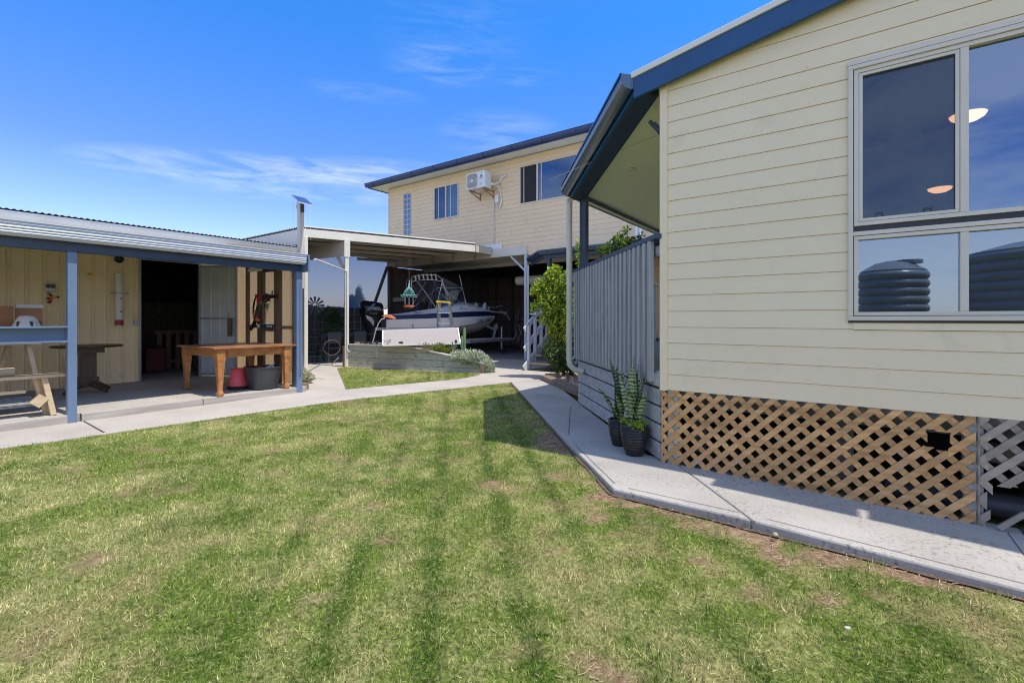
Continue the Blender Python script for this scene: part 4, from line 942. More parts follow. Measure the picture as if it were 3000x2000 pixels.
# gravel bed with sleeper edge
SLP = [onZ(6,240,1400,.1), onZ(6,440,1440,.1)]
a_ = onZ(6,245,1420); b_ = onZ(6,560,1568)
d_ = (b_-a_); 
for k, (s0,s1) in enumerate(((0,.50),(.51,1.10))):
    p_, q_ = a_+d_*s0, a_+d_*s1
    o = MB().bar(p_+V(.10,.05,.05), q_+V(.10,.05,.05), .20, .10).build("garden_sleeper", m_sleeper, bevel=.008)
    tag(o, ("brown sleeper edging the pebble bed, its end in sun near the stairs","brown sleeper edging the pebble bed, shaded end beside the deck skirt")[k], "sleeper", "sleepers edging the pebble bed")
tag(MB().bar(onZ(6,300,1395)+V(0,0,.03), onZ(6,590,1370)+V(0,0,.03), .08,.06).build("garden_sleeper", m_sleeper), "thin brown sleeper closing the pebble bed at the foot of the stairs", "sleeper", "sleepers edging the pebble bed")
PB = [onZ(6,330,1400).xy, onZ(6,600,1350).xy, Vector((-3.6,7.6)), Vector((-3.50,6.7)), (onZ(6,575,1568)).xy + Vector((.15,.1))]
pp = np.array([tuple(v) for v in PB]); gm = MB()
for _ in range(1500):
    x, y = random.uniform(pp[:,0].min(),pp[:,0].max()), random.uniform(pp[:,1].min(),pp[:,1].max())
    if not inpoly(np.array([x]),np.array([y]),pp)[0]: continue
    r = random.uniform(.014,.038); m3 = Matrix.Rotation(random.uniform(0,6.28),3,'Z') @ Matrix.Rotation(random.uniform(-.5,.5),3,'X')
    gm.obox((x,y,.02+r*.5+random.uniform(0,.03)), r*2.0,r*1.5,r*1.0,0,m3)
tag(gm.build("gravel", m_stone, bevel=.006), kind='stuff')
tag(MB().add([(x,y,.015) for x,y in pp],[tuple(range(len(pp)))]).build("pebble_bed_soil", m_soil), kind='structure')

# snake plants
def snake_leaf(mb, base, L, wd, lean, az, curl):
    pts = []; n = 9; d = Vector((math.cos(az), math.sin(az), 0)); sidev = Vector((-math.sin(az+curl), math.cos(az+curl), 0)); rows_ = []
    for i in range(n+1):
        u = i/n; c = base + d*(.62*lean*L*u**1.5) + Vector((0,0,L*u*(1-.25*lean*u)))
        w_ = 1.25*wd*(.55+.75*u if u < .45 else .8875)*(1-max(0,(u-.6)/.4)**2.0)*.5 + .001; tw = curl*u
        s_ = Vector((sidev.x*math.cos(tw)-sidev.y*math.sin(tw), sidev.x*math.sin(tw)+sidev.y*math.cos(tw), 0)); nn = Vector((s_.y,-s_.x,0))
        rows_.append([c - s_*w_, c + nn*w_*.35, c + s_*w_])
    mb.grid(rows_)
def snakemat():
    m, nt, p, out = nodes("snake_plant_leaf"); v = coord(nt, (1,1,1))
    wv = nt.nodes.new("ShaderNodeTexWave"); wv.wave_type='BANDS'; wv.bands_direction='Z'; wv.inputs["Scale"].default_value = 9; wv.inputs["Distortion"].default_value = 5; wv.inputs["Detail"].default_value = 2; wv.inputs["Detail Scale"].default_value = 2
    nt.links.new(v, wv.inputs["Vector"]); geo = nt.nodes.new("ShaderNodeNewGeometry")
    lt_ = mix(nt, rmp(nt, geo.outputs["Random Per Island"], .5, .95), (.26,.34,.16), (.52,.48,.13))
    col = mix(nt, rmp(nt, wv.outputs["Fac"], .3, .6), (.035,.075,.03), lt_)
    nt.links.new(col, p.inputs["Base Color"]); p.inputs["Roughness"].default_value = .4; return m
m_snake = snakemat()
def pot_plant(c, r, h, leafspec, label, group):
    t = thing("potted_snake_plant", c, label, "potted plant", group)
    prof = [(r*.62,0),(r*.66,.01)]
    for k in range(11):
        u = (k+.5)/11; rr_ = r*(.66+.42*math.sin(min(1,u*1.15)*math.pi/2)); prof += [(rr_*.965,u*h-.006),(rr_*1.03,u*h+.004)]
    prof += [(r*1.02,h),(r*.95,h+.004),(r*.9,h-.02),(r*.3,h-.03)]
    MB().lathe(prof, c, 32).build("pot", m_pot, t, smooth=False)
    MB().lathe([(r*.92,h-.02),(.002,h-.015)], c, 20, cap=False).build("soil", m_soil, t)
    for (dx,dy,L,wd,lean,az,cu) in leafspec:
        mb = MB(); snake_leaf(mb, Vector(c)+V(dx,dy,h-.02), L*1.06, wd, lean, az, cu); mb.build("leaf", m_snake, t, smooth=True, fixn=False)
    return t
rr = lambda a,b: random.uniform(a,b)
c_ = (-1.70,4.37,0)
L1 = []
for L,wd,ln,azd in ((.45,.06,.15,300),(.48,.06,.3,120),(.38,.06,.45,330),(.55,.06,.05,250),(.64,.075,.10,190),(.60,.055,.22,55),(.56,.06,.16,20),(.53,.075,.28,35),(.40,.07,.42,200),(.34,.065,.30,260),(.46,.05,.35,170),(.42,.05,.5,210),(.30,.05,.2,300),(.50,.045,.32,10),(.25,.05,.5,240),(.36,.05,.15,90)):
    L1.append((rr(-.05,.05),rr(-.05,.05),L*1.0,wd,ln,R(azd),rr(-.6,.6)))
t = pot_plant(c_, .125, .29, L1, "tall snake plant with yellowish leaves in the wider black ribbed pot by the lattice", "snake plants in black pots")
leaves("trailing_herb", clumps((c_[0],c_[1]-.03,.30),.12,.12,.05,14,.02,.05), 500, .03, m_leaf, t)
c_ = (-1.96,4.61,0); L2 = []
for L,wd,ln,azd in ((.45,.06,.5,340),(.55,.06,.12,120),(.66,.065,.30,190),(.58,.05,.18,200),(.50,.05,.10,60),(.40,.05,.75,200),(.42,.05,.25,30),(.36,.045,.2,0),(.52,.045,.35,10),(.30,.05,.4,250),(.3,.04,.9,210)):
    L2.append((rr(-.04,.04),rr(-.04,.04),L,wd,ln,R(azd),rr(-.6,.6)))
pot_plant(c_, .10, .27, L2, "snake plant leaning left in the narrower black ribbed pot against the deck skirt", "snake plants in black pots")

# ================================================================== TANKS BEHIND THE VIEWER (mirrored in the window)
def tank(x,y,r,h,label):
    t = thing("water_tank", (x,y,-.1), label, "water tank", "water tanks mirrored in the window")
    prof = [(r,0)]; n = int(h/.19)
    for k in range(n):
        for u in (.15,.32,.5,.68,.85): prof.append((r+.045*math.sin(u*math.pi), .0+(k+u)*h/n))
        prof.append((r-.01, (k+1)*h/n))
    prof += [(r*.99,h+.03),(r*.55,h+.22),(r*.18,h+.28)]
    MB().lathe(prof,(x,y,-.1),48).build("tank_wall", m_tank, t, smooth=True); MB().lathe([(.28,0),(.28,.08),(.01,.1)],(x+.3,y,h+.1),20).build("tank_lid", m_tank, t, smooth=True)
tank(.80,-6.3,.66,2.55,"smaller ribbed dark water tank, mirrored in the lower left window pane")
tank(3.45,-5.6,1.50,2.75,"large ribbed dark water tank, mirrored in the lower right window pane")
# ================================================================== SHED
XV, XW, YE = -8.0, -11.25, 4.66          # verandah front, wall, verandah end
shed = thing("garden_shed", (XW, 0, .1), "cream steel shed with blue posted verandah and open doorway", "shed")
tag(MB().prism([(x,y,-.2) for x,y in ((XV-.05,-7),(XV-.05,YE+.06),(XW-4,YE+.4),(XW-4,-7))], (0,0,.295)).build("concrete_slab", concrete("shed_slab_concrete", (.46,.42,.37),(.38,.345,.30),(.18,.16,.14))), kind='structure')
for y0,y1 in ((-7,-1.2),(-1.19,1.55),(1.67,3.05),(3.06,YE+.06)):
    bx(XV-.05,XV+.045,y0,y1,-.1,.098).build("edging_timber", m_edge, shed, bevel=.006)
# ribbed wall sheet with door opening
DY0, DY1, DZ = onX(1,828,900,XW).y, 4.22, 2.46
def ribwall(mb, X, y0, y1, z0, z1, pitch=.215):
    ys = []; y = y0
    while y < y1:
        for dy, dx in ((0,0),(.012,.018),(.026,.018),(.036,0),(.050,0),(.060,.018),(.074,.018),(.084,0)):
            if y+dy < y1: ys.append((y+dy, X+dx))
        y += pitch
    ys.append((y1, X)); return mb.grid([[(x,y,z) for y,x in ys] for z in (z0,z1)])
wm = MB(); ribwall(wm, XW, -7, DY0, .095, 3.02); ribwall(wm, XW, DY1+.0, 6.3, .095, 3.02); ribwall(wm, XW, DY0, DY1, DZ, 3.02)
wm.build("wall", m_shedwall, shed, fixn=False)
sc = MB()
for z in (.75,1.75,1.0):
    for y in np.arange(-1.5, DY0, .215): sc.obox((XW+.004,y+.12,z+random.uniform(-.01,.01)), .012,.014,.014)
sc.v and None
core = MB(); core.box(XW-.06,XW-.01,-7,DY0,.1,3); core.box(XW-.06,XW-.01,DY1,6.3,.1,3); core.box(XW-.06,XW-.01,DY0,DY1,DZ,3); core.box(-16.2,-16.1,-7,6.3,0,3.2); core.box(-16.2,XW,-7,-6.9,0,3); core.box(-16.2,XW,6.24,6.3,0,3); core.box(-16.2,XW,-7,6.3,3.0,3.03)
core.build("inner_lining", m_dark, shed)
df = MB(); df.box(XW-.03,XW+.035,DY0-.03,DY0,.1,DZ+.03); df.box(XW-.03,XW+.04,DY1,DY1+.06,.1,DZ+.03); df.box(XW-.03,XW+.035,DY0,DY1,DZ,DZ+.03)
df.build("door_frame", m_galv, shed)
bx(XW+.02,XW+.05,DY0-.12,DY0-.04,1.18,1.28).build("door_bolt", m_galv, shed)
# door leaf, swung open
h0 = Vector((XW+.03, DY1+.05, 0)); h1 = Vector((-10.42, 4.64, 0)); dd = (h1-h0).normalized(); LD = (h1-h0).length; dn = Vector((dd.y,-dd.x,0))
dr = MB(); prof = []
u = 0
while u < LD:
    for du, dv_ in ((0,0),(.012,.016),(.03,.016),(.042,0)):
        if u+du < LD: prof.append((u+du, dv_))
    u += .215
prof.append((LD,0))
dr.grid([[h0+dd*u+dn*v_+V(0,0,z) for u,v_ in prof] for z in (.16,DZ-.04)])
door = dr.build("door", M("grey_door_sheet", (.52,.54,.54), .45, (.46,.48,.48), 2), shed, fixn=False, solid=.004)
f = MB()
for z in (.15,1.32,DZ-.05): f.bar(h0+dn*.03+V(0,0,z), h1+dn*.03+V(0,0,z), .03,.035)
for p in (h0,h1): f.bar(p+dn*.03+V(0,0,.14), p+dn*.03+V(0,0,DZ-.03), .04,.035)
f.build("door_frame", m_galv, door)
bb = h0+dd*(LD-.13)+dn*.06; MB().bar(bb+V(0,0,.95), bb+V(0,0,1.32), .09,.03,up=tuple(dn)).build("door_handle", m_stud, door)
MB().bar(bb+V(0,0,1.3)-dd*.03, bb+V(0,0,1.46)-dd*.03, .02,.02).build("door_latch", m_galv, door)
# main roof
rm_ = MB(); ys = np.arange(-7, 6.36, .01); 
rm_.grid([[(x, y, z + .010*math.cos(y*2*math.pi/.083)) for y in ys] for x, z in ((XW+.17,3.09),(-13.7,3.42),(-16.2,3.1))]); rm_.build("roof", m_roofsheet, shed, fixn=False, smooth=True)
g_ = MB(); gutter(g_, (XW+.03,-7,3.055), (XW+.03,6.35,3.055), (1,0,0), .055, .11); g_.build("gutter", m_whitegutter, shed, smooth=True, fixn=False)
# verandah roof, beam, gutter, posts
MB().prism([(XW,-7,2.80),(XV+.06,-7,2.43),(XV+.06,-7,2.45),(XW,-7,2.82)], (0,YE+.06+7,0)).build("verandah_roof", m_roofsheet, shed)
bx(XV-.045,XV+.04,-7,YE,2.145,2.40).build("verandah_beam", m_blue, shed, bevel=.004)
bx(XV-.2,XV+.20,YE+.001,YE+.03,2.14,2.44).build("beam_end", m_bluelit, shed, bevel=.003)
gp_ = [(0,.0),(0,-.165),(.09,-.17),(.125,-.145),(.135,-.13),(.128,-.115),(.14,-.10),(.132,-.085),(.145,-.07),(.137,-.05),(.15,-.03),(.145,-.012),(.16,.0),(.16,.012),(.15,.012)]
gg = MB(); gg.grid([[(XV+.045+a,y,2.435+b) for a,b in gp_] for y in (-7,YE-.02)]); 
gg.add([(XV+.045+a,YE-.02,2.435+b) for a,b in gp_[:13]], [tuple(range(13))]); gg.build("verandah_gutter", m_greygutter, shed, fixn=False)
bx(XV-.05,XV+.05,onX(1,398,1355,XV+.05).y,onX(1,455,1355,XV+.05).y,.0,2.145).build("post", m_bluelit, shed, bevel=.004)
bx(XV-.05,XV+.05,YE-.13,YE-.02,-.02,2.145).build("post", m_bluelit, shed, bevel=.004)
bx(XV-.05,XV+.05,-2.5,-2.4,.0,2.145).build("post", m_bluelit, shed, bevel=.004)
cp = MB(); cp.box(XV+.05,XV+.06,YE-.085,YE-.065,.3,1.95); cp.box(XV+.05,XV+.06,YE-.06,YE-.045,.3,1.95); cp.build("conduit", m_bluelit, shed)
# blue channel rail between posts
YR1 = onX(1,398,800,XV+.05).y
rl = MB(); rl.box(XV-.02,XV-.01,-2.4,YR1,1.015,1.215); rl.box(XV-.02,XV+.10,-2.4,YR1,1.195,1.215); rl.box(XV-.02,XV+.085,-2.4,YR1,1.015,1.035); rl.box(XV-.02,XV+.02,YR1-.012,YR1,1.035,1.195)
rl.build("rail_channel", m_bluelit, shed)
# hessian end wall with studs
ys_ = YE+.0
hs_ = MB().quad((XV-.06,ys_+.03,.1),(-10.6,ys_+.03,.1),(-10.6,ys_+.03,2.62),(XV-.06,ys_+.03,2.40)).build("hessian_screen", m_hessian, shed)
def studx(n,x0,x1,name="stud"):
    a,b = onY(n,x0,600,ys_-.03).x, onY(n,x1,600,ys_-.03).x; return bx(a,b,ys_-.03,ys_+.02,.1,2.42).build(name, m_stud, shed)
studx(28,262,345); studx(28,500,585); studx(28,95,122); studx(28,765,785)
for (x0,x1,yt,yb_) in ((110,268,1045,1075),(285,510,1090,1122),(530,768,1060,1092)):
    a,b = onY(28,x0,yb_,ys_-.05), onY(28,x1,yt,ys_-.05); bx(a.x,b.x,ys_-.07,ys_+.01,a.z,b.z+.01).build("nogging", m_stud, shed)
# wall mounted lamp under the roof
a,b = onY(28,145,285,ys_-.1), onY(28,350,232,ys_-.1); 
wl = thing("batten_light", ((a.x+b.x)/2,ys_-.1,a.z), "white batten light with dark end under the shed verandah roof", "light")
bx(a.x,b.x,ys_-.14,ys_-.03,a.z+.01,b.z+.03).build("housing", m_plasticwhite, wl, bevel=.03); c_ = onY(28,470,270,ys_-.1)
bx(b.x,c_.x,ys_-.13,ys_-.03,c_.z,b.z+.02).build("end_lamp", m_black, wl, bevel=.03)
# things fixed on the shed wall
XA = XW+.03
a,b = onX(1,262,590,XA), onX(1,325,545,XA)
t = thing("power_outlet", (XA,a.y,a.z), "grey weatherproof power outlet on the cream shed wall", "outlet"); bx(XA-.01,XA+.05,a.y,b.y,a.z,b.z).build("box_cover", m_galv, t, bevel=.01)
for yy in (.3,.72): MB().lathe([(.001,0),(.035,0),(.03,.012)], (XA+.052,a.y+(b.y-a.y)*yy,(a.z+b.z)/2+.02), 14, M4=Matrix.Rotation(R(90),4,'Y')).build("socket", m_tub, t)
t = thing("wall_ornament", onX(1,300,628,XA), "small red yellow and blue flower ornament hanging below the outlet", "ornament")
for k,(px,py,mt) in enumerate(((285,630,m_red),(297,645,m_red),(300,615,m_red),(292,605,m_green),(312,625,m_yellow),(325,622,m_yellow),(340,622,m_barge),(290,655,m_red),(305,633,m_orange))):
    c_ = onX(1,px,py,XA+.03); MB().lathe([(.001,-.02),(.02,-.01),(.03,.0),(.02,.012),(.001,.015)], c_, 7).build("flower", mt, t)
MB().tube([onX(1,300,600,XA),onX(1,305,640,XA+.01),onX(1,310,700,XA),onX(1,300,750,XA),onX(1,265,785,XA)],.004,5).build("string", m_white, t)
a = onX(1,702,487,XA+.05); b = onX(1,702,795,XA+.05)
t = thing("pipe_tube", b, "upright white pipe tube with red end cap on shed wall", "tube")
MB().tube([b+V(0,0,.12), a], .060, 16).build("tube_body", m_plasticwhite, t, smooth=True); MB().tube([b, b+V(0,0,.02)], .063, 16).build("end_ring", m_plasticwhite, t, smooth=True)
MB().tube([b+V(.004,0,.02), b+V(.004,0,.12)], .062, 16).build("red_cap", m_red, t, smooth=True)
mm = (a+b)/2; MB().box(XA-.01,XA+.12,a.y-.13,a.y+.13,mm.z+.12,mm.z+.14).build("strap", m_galv, t)
for z in (.45,.86): MB().box(XA+.107,XA+.112,a.y-.005,a.y+.03,a.z-.2-z*.6,a.z-.18-z*.6).build("latch", m_black, t)
a = onX(1,702,400,XA+.06); t = thing("eye_lamp", a, "round black bulkhead lamp high on the cream shed wall", "light")
MB().lathe([(.001,-.075),(.04,-.065),(.07,-.03),(.078,.0),(.06,.05),(.001,.06)], a, 16).build("lamp_body", m_glossblack, t, smooth=True)
a = onX(1,530,488,XA); tag(MB().lathe([(.001,-.03),(.03,-.02),(.045,0),(.03,.015),(.001,.02)], a, 7).build("yellow_flower", m_yellow), "small faded yellow flower stuck on the cream shed wall", "ornament")

# ---- table
T0 = Vector((-9.27,3.26,.1))
tb = thing("wooden_table", T0, "worn varnished pine table with tapered legs under the shed verandah", "table")
tx0,tx1,ty0,ty1,tz = -9.34,-7.90,3.18,4.50,.862
bx(tx0,tx1,ty0,ty1,tz-.03,tz).build("tabletop", m_tabletop, tb, bevel=.006)
lx0,lx1,ly0,ly1 = -9.25,-7.99,3.30,4.36
for name,(a,b,c,d) in {"1":(lx0,lx1,ly0-.01,ly0+.015),"2":(lx0,lx1,ly1-.015,ly1+.01),"3":(lx0-.01,lx0+.015,ly0,ly1),"4":(lx1-.015,lx1+.01,ly0,ly1)}.items():
    bx(a,b,c,d,tz-.16,tz-.031).build("apron", m_table, tb)
for x in (lx0,lx1):
    for y in (ly0,ly1):
        l = MB(); 
        def sq(z,h): return [(x-h,y-h,z),(x+h,y-h,z),(x+h,y+h,z),(x-h,y+h,z)]
        secs = [(.1,.028),(.115,.042),(.15,.046),(.155,.036),(.17,.034),(.19,.028),(.62,.052),(.66,.058),(.70,.058),(tz-.032,.058)]
        l.grid([sq(z,h)+[sq(z,h)[0]] for z,h in secs]); l.build("leg", m_table, tb)
# ---- bucket, tub
c_ = Vector((-8.62,3.85,.1)); t = thing("upturned_bucket", c_, "faded red upturned bucket on a black base beneath the wooden table", "bucket")
MB().lathe([(.165,.0),(.17,.03),(.15,.05),(.13,.055)], c_, 20).build("base", m_black, t, smooth=True); MB().lathe([(.145,.055),(.143,.08),(.105,.345),(.10,.35),(.09,.345)], c_, 24).build("bucket_body", m_redpot, t, smooth=True)
c_ = Vector((-8.30,4.12,.1)); t = thing("rubber_tub", c_, "dark grey tub of odds and ends under the table's right end", "tub")
MB().lathe([(.185,.0),(.20,.02),(.25,.36),(.265,.37),(.265,.385),(.24,.385),(.19,.1),(.01,.09)], c_, 28, sq=4, cap=False).build("tub_body", m_tub, t, smooth=True)
MB().lathe([(.07,-.01),(.075,.06),(.01,.062)], c_+V(-.05,-.06,.34), 12).build("tin", m_red, t)
MB().bar(c_+V(0,.0,.33), c_+V(.12,.14,.43), .05,.02).build("tool_handle", m_paleblue, t); MB().bar(c_+V(.05,-.1,.30), c_+V(.16,.10,.39), .12,.02).build("board_scrap", m_alu, t)
tag(MB().bar(onZ(2,700,1222,.105),onZ(2,785,1217,.105),.015,.012).build("stick", m_cedar), "short brown stick lying on the slab beside the upturned bucket", "stick")
# ---- round pedestal table
c_ = Vector((-10.15,2.2,.1)); t = thing("round_pedestal_table", c_, "dark round pedestal table standing against the cream shed wall", "table")
MB().lathe([(.44,.745),(.455,.755),(.455,.77),(.44,.778),(.01,.778)], c_, 32).build("tabletop", m_darkwood, t, smooth=True)
bx(c_.x-.25,c_.x+.25,c_.y-.16,c_.y+.16,.76,.845).build("table_frame", m_darkwood, t)
bx(c_.x-.075,c_.x+.075,c_.y-.10,c_.y+.10,.26,.77).build("pedestal", m_darkwood, t, bevel=.006); bx(c_.x-.10,c_.x+.10,c_.y-.13,c_.y+.13,.2,.36).build("pedestal_block", m_darkwood, t, bevel=.01)
for k in range(4):
    a_ = k*math.pi/2+.5; v = Vector((math.cos(a_),math.sin(a_),0)); MB().tube([c_+v*.05+V(0,0,.16),c_+v*.22+V(0,0,.10),c_+v*.36+V(0,0,.03)],[.06,.045,.03],8).build("foot", m_darkwood, t, smooth=True)
# ---- pale pine sawbench at the left edge
t = thing("sawbench", (-8.1,1.3,.1), "raw pine sawbench behind the blue rail, its slanted legs in sun", "bench")
sx = -8.16
bx(sx-.16,sx+.05,-1.6,onX(1,385,1090,sx+.05).y,.575,.612).build("plank", m_pine, t, bevel=.003)
bx(sx-.06,sx-.02,-1.6,1.20,.40,.435).build("stretcher", m_pine, t)
MB().bar((sx+.01,1.44,.1),(sx-.02,1.36,.575),.055,.075).build("leg", m_pine, t, bevel=.003); MB().bar((sx-.15,1.42,.1),(sx-.09,1.31,.575),.055,.075).build("leg", m_pine, t, bevel=.003)
MB().bar((sx-.02,1.27,.24),(sx-.02,1.36,.34),.13,.10).build("leg_block", m_pine, t, bevel=.003)
MB().bar((sx,-1.4,.1),(sx,-1.3,.575),.055,.075).build("leg", m_pine, t)
c_ = onX(1,20,1090,sx-.10); c_.z = .612
tag(MB().tube([c_+V(0,-.09,.05),c_+V(0,.09,.05)],.05,12).build("log_offcut", m_pine), "short yellow log offcut resting on the sawbench plank", "log")
# ---- workbench with pale A-frame legs, boards on it
t = thing("workbench", (-9.9,.5,.1), "workbench on pale slanted trestle legs behind the blue rail", "workbench")
bx(-10.3,-9.3,-1.6,1.45,1.0,1.045).build("benchtop", m_tabletop, t)
A1 = onX(1,160,890,-9.5); A2 = onX(1,245,1160,-9.3); A2.z=.1
MB().bar(A1+V(0,0,.02),A2,.05,.11,up=(1,0,0)).build("leg", m_pine, t); MB().bar(A1+V(-.5,-.1,.02),A2+V(-.55,-.45,0),.05,.11,up=(1,0,0)).build("leg", m_pine, t)
bx(-9.4,-9.3,.9,onX(1,243,900,-9.3).y,.95,1.0).build("cross_rail", m_pine, t)
MB().bar((-9.5,-1.4,1),(-9.3,-1.2,.1),.05,.11,up=(1,0,0)).build("leg", m_pine, t)
xb = -9.75
a = onX(1,88,790,xb); b = onX(1,245,690,xb)
tag(bx(xb,xb+.035,a.y,b.y,1.045,b.z).build("cedar_panel", m_cedar), "upright cedar panel with vertical grain standing on the workbench", "wooden panel")
tag(bx(xb-.02,xb+.06,a.y,b.y+.01,b.z+.003,b.z+.05).build("white_batten", m_greygutter), "grey white batten lying along the top of the cedar panel", "batten")
c_ = onX(1,80,675,xb+.1)
t = thing("stacked_boards", (xb+.1,c_.y-.5,1.045), "reddish boards on edge on the workbench at the photo's left border", "boards")
for k in range(3):
    hgt = (c_.z-1.045)/3; bx(xb+.08,xb+.11,c_.y-1.1,c_.y,1.047+k*hgt,1.043+(k+1)*hgt).build("board", wood("red_board%d"%k,(.44,.19,.075),(.25,.09,.035),.5,1,.8), t)
a = onX(1,158,785,-8.9); c_ = Vector((-9.45,onX(1,158,760,-9.45).y,1.045)); zt_=onX(1,158,735,-9.45).z
t = thing("camp_lantern", c_, "white camping lantern standing on the workbench before the cedar panel", "lantern"); h_ = zt_-1.045
MB().lathe([(.17,0),(.165,.04),(.15,h_*.55),(.10,h_*.9),(.08,h_),(.01,h_+.01)], c_, 12).build("lantern_body", m_plasticwhite, t)
for k in range(6):
    a_ = k*math.pi/3+.2; v = Vector((math.cos(a_),math.sin(a_),0)); MB().bar(c_+v*.166+V(0,0,.04), c_+v*.128+V(0,0,h_*.75), .03,.01,up=tuple(v)).build("slot", m_tub, t)
# ---- pallet
t = thing("pallet", (-9.0,.2,.1), "low grey timber pallet on the slab beneath the sawbench", "pallet")
for k in range(5): bx(-8.42-k*.22-.10,-8.42-k*.22,-1.0,onX(1,275,1265,-8.4).y,.20,.222).build("slat", m_oldwood, t)
for k,(y0,y1) in enumerate(((.62,.75),(-.3,-.15))): bx(-9.42,-8.42,y0,y1,.1,.199).build("bearer", m_pine, t)
# ---- dim things in the shed
t = thing("fuel_can", (-13.2,3.6,.1), "dim red jerry can inside the dark shed doorway", "can", "red cans in the shed")
for k,(x,y,h_) in enumerate(((-12.7,3.45,.75),(-12.9,3.95,.55))):
    if k: t = thing("fuel_can", (x,y,.1), "dim red jerry can right of the one with a white label in the doorway", "can", "red cans in the shed")
    else: t['label'] = "dim red jerry can with white label inside the dark shed doorway"
    bx(x-.2,x+.15,y-.2,y+.2,.1,.1+h_).build("can_body", m_dimred, t, bevel=.04); MB().tube([(x,y-.1,.1+h_),(x,y-.1,.16+h_),(x,y+.1,.16+h_),(x,y+.1,.1+h_)],.02,6).build("handle", m_dimred, t)
    if not k: bx(x+.151,x+.155,y-.1,y+.08,.5,.68).build("label", m_white, t)
t = thing("timber_crate", (-13.4,4.6,.1), "slatted timber crate deep inside the dark shed", "crate")
for k in range(7): bx(-13.4,-13.37,4.15+k*.19,4.25+k*.19,.1,1.0).build("slat", m_stud, t)
bx(-13.42,-13.36,4.1,5.5,.95,1.03).build("rail", m_stud, t); bx(-13.42,-13.36,4.1,5.5,.25,.33).build("rail", m_stud, t)
# ---- hanging tools
yt = ys_-.10
def P(px,py,y=yt): return onY(28,px,py,y)
a,b = P(330,660), P(512,600)
t = thing("tool_rack", (a.x,yt,a.z), "dark rail of hooks crossing two studs with small tools hanging", "tool rack")
bx(a.x,b.x,yt+.02,yt+.05,a.z,b.z).build("hook_rail", m_black, t)
for px in (470,480,330,265,235): MB().tube([P(px,640),P(px,600,yt-.02),P(px+6,545 if px>400 else 590,yt-.03)],.006,5).build("hook", m_black, t)
t = thing("pruning_saw", P(240,800), "curved black pruning saw with orange grip hanging left of the tool rail", "saw")
MB().tube([P(250,610),P(225,690),P(207,780),P(208,880),P(222,960),P(240,985)],[.012,.018,.02,.018,.016,.01],6).build("saw_bow", m_black, t)
MB().tube([P(208,875,yt-.02),P(220,945,yt-.02)],.024,8).build("grip", m_orange, t); MB().tube([P(240,945,yt-.02),P(265,965,yt-.02),P(290,972,yt-.02)],[.02,.03,.015],8).build("grip_end", m_orange, t)
t = thing("loppers", P(270,700), "red handled black loppers hanging beside the pruning saw", "loppers")
MB().tube([P(262,600,yt-.03),P(275,660,yt-.03),P(272,735,yt-.03)],[.02,.03,.022],8).build("red_handle", m_red, t); MB().tube([P(325,598,yt-.03),P(300,660,yt-.03),P(275,735,yt-.03)],[.02,.028,.02],8).build("red_handle", m_red, t)
MB().tube([P(272,735,yt-.03),P(250,840,yt-.03),P(232,960,yt-.03)],[.018,.02,.026],8).build("shaft", m_black, t)
MB().prism([P(210,970,yt-.03),P(245,985,yt-.03),P(205,1070,yt-.03),P(160,1122,yt-.03),P(155,1080,yt-.03)], (0,.03,0)).build("blade", m_black, t)
bx(*sorted((P(236,838).x,P(268,838).x)),yt-.05,yt-.02,P(0,850).z,P(0,832).z).build("collar", m_alu, t)
def hang(name,label,cat,segs):
    t = thing(name, P(*segs[0][0][0]), label, cat, "small tools on the hook rail")
    for pts,r,mt,nm in segs: MB().tube([P(x,y,yt-.02) for x,y in pts], r, 7).build(nm, mt, t)
hang("shears","black garden shears with long blades hanging in the middle of the rail","shears",[([(385,590),(370,660),(352,700)],.02,m_black,"handle"),([(395,590),(405,640)],.02,m_black,"handle"),([(375,720),(362,775)],.008,m_black,"blade"),([(380,700),(382,800)],.008,m_black,"blade")])
hang("pliers","pliers with red and black grips hanging beside the garden shears","pliers",[([(430,600),(440,650),(425,690)],.022,m_black,"grip"),([(395,660),(388,700)],.014,m_red,"grip"),([(410,640),(398,715)],.014,m_black,"jaw")])
hang("trowel","narrow green handled trowel hanging lowest under the shears","trowel",[([(408,730),(405,780)],[.022,.02],m_green,"handle"),([(405,780),(400,828)],[.018,.006],m_green,"blade")])
hang("hand_fork","small dark green hand fork against the left stud","hand fork",[([(318,690),(320,750)],.022,m_green,"handle"),([(322,750),(345,800)],.008,m_black,"prong")])
hang("wire_loop","thin bent wire loop hanging down from the hook rail","wire",[([(455,680),(425,790),(400,900),(385,1000),(372,1010),(368,985),(385,880),(410,780)],.004,m_galv,"wire")])
a,b = P(290,1085),P(505,1028)
t = thing("long_box", (a.x,yt,a.z), "long dark green carton with white end on the small shelf", "box")
bx(a.x,b.x,yt-.03,yt+.02,a.z+.012,b.z).build("carton", M("dark_green_card",(.02,.07,.06),.5), t, bevel=.003); bx(a.x-.002,P(318,0).x,yt-.032,yt+.022,a.z+.012,b.z+.001).build("end_flap", m_plasticwhite, t)
bx(P(420,0).x,P(495,0).x,yt-.033,yt-.03,a.z+.03,b.z-.02).build("printed_patch", m_paleblue, t)

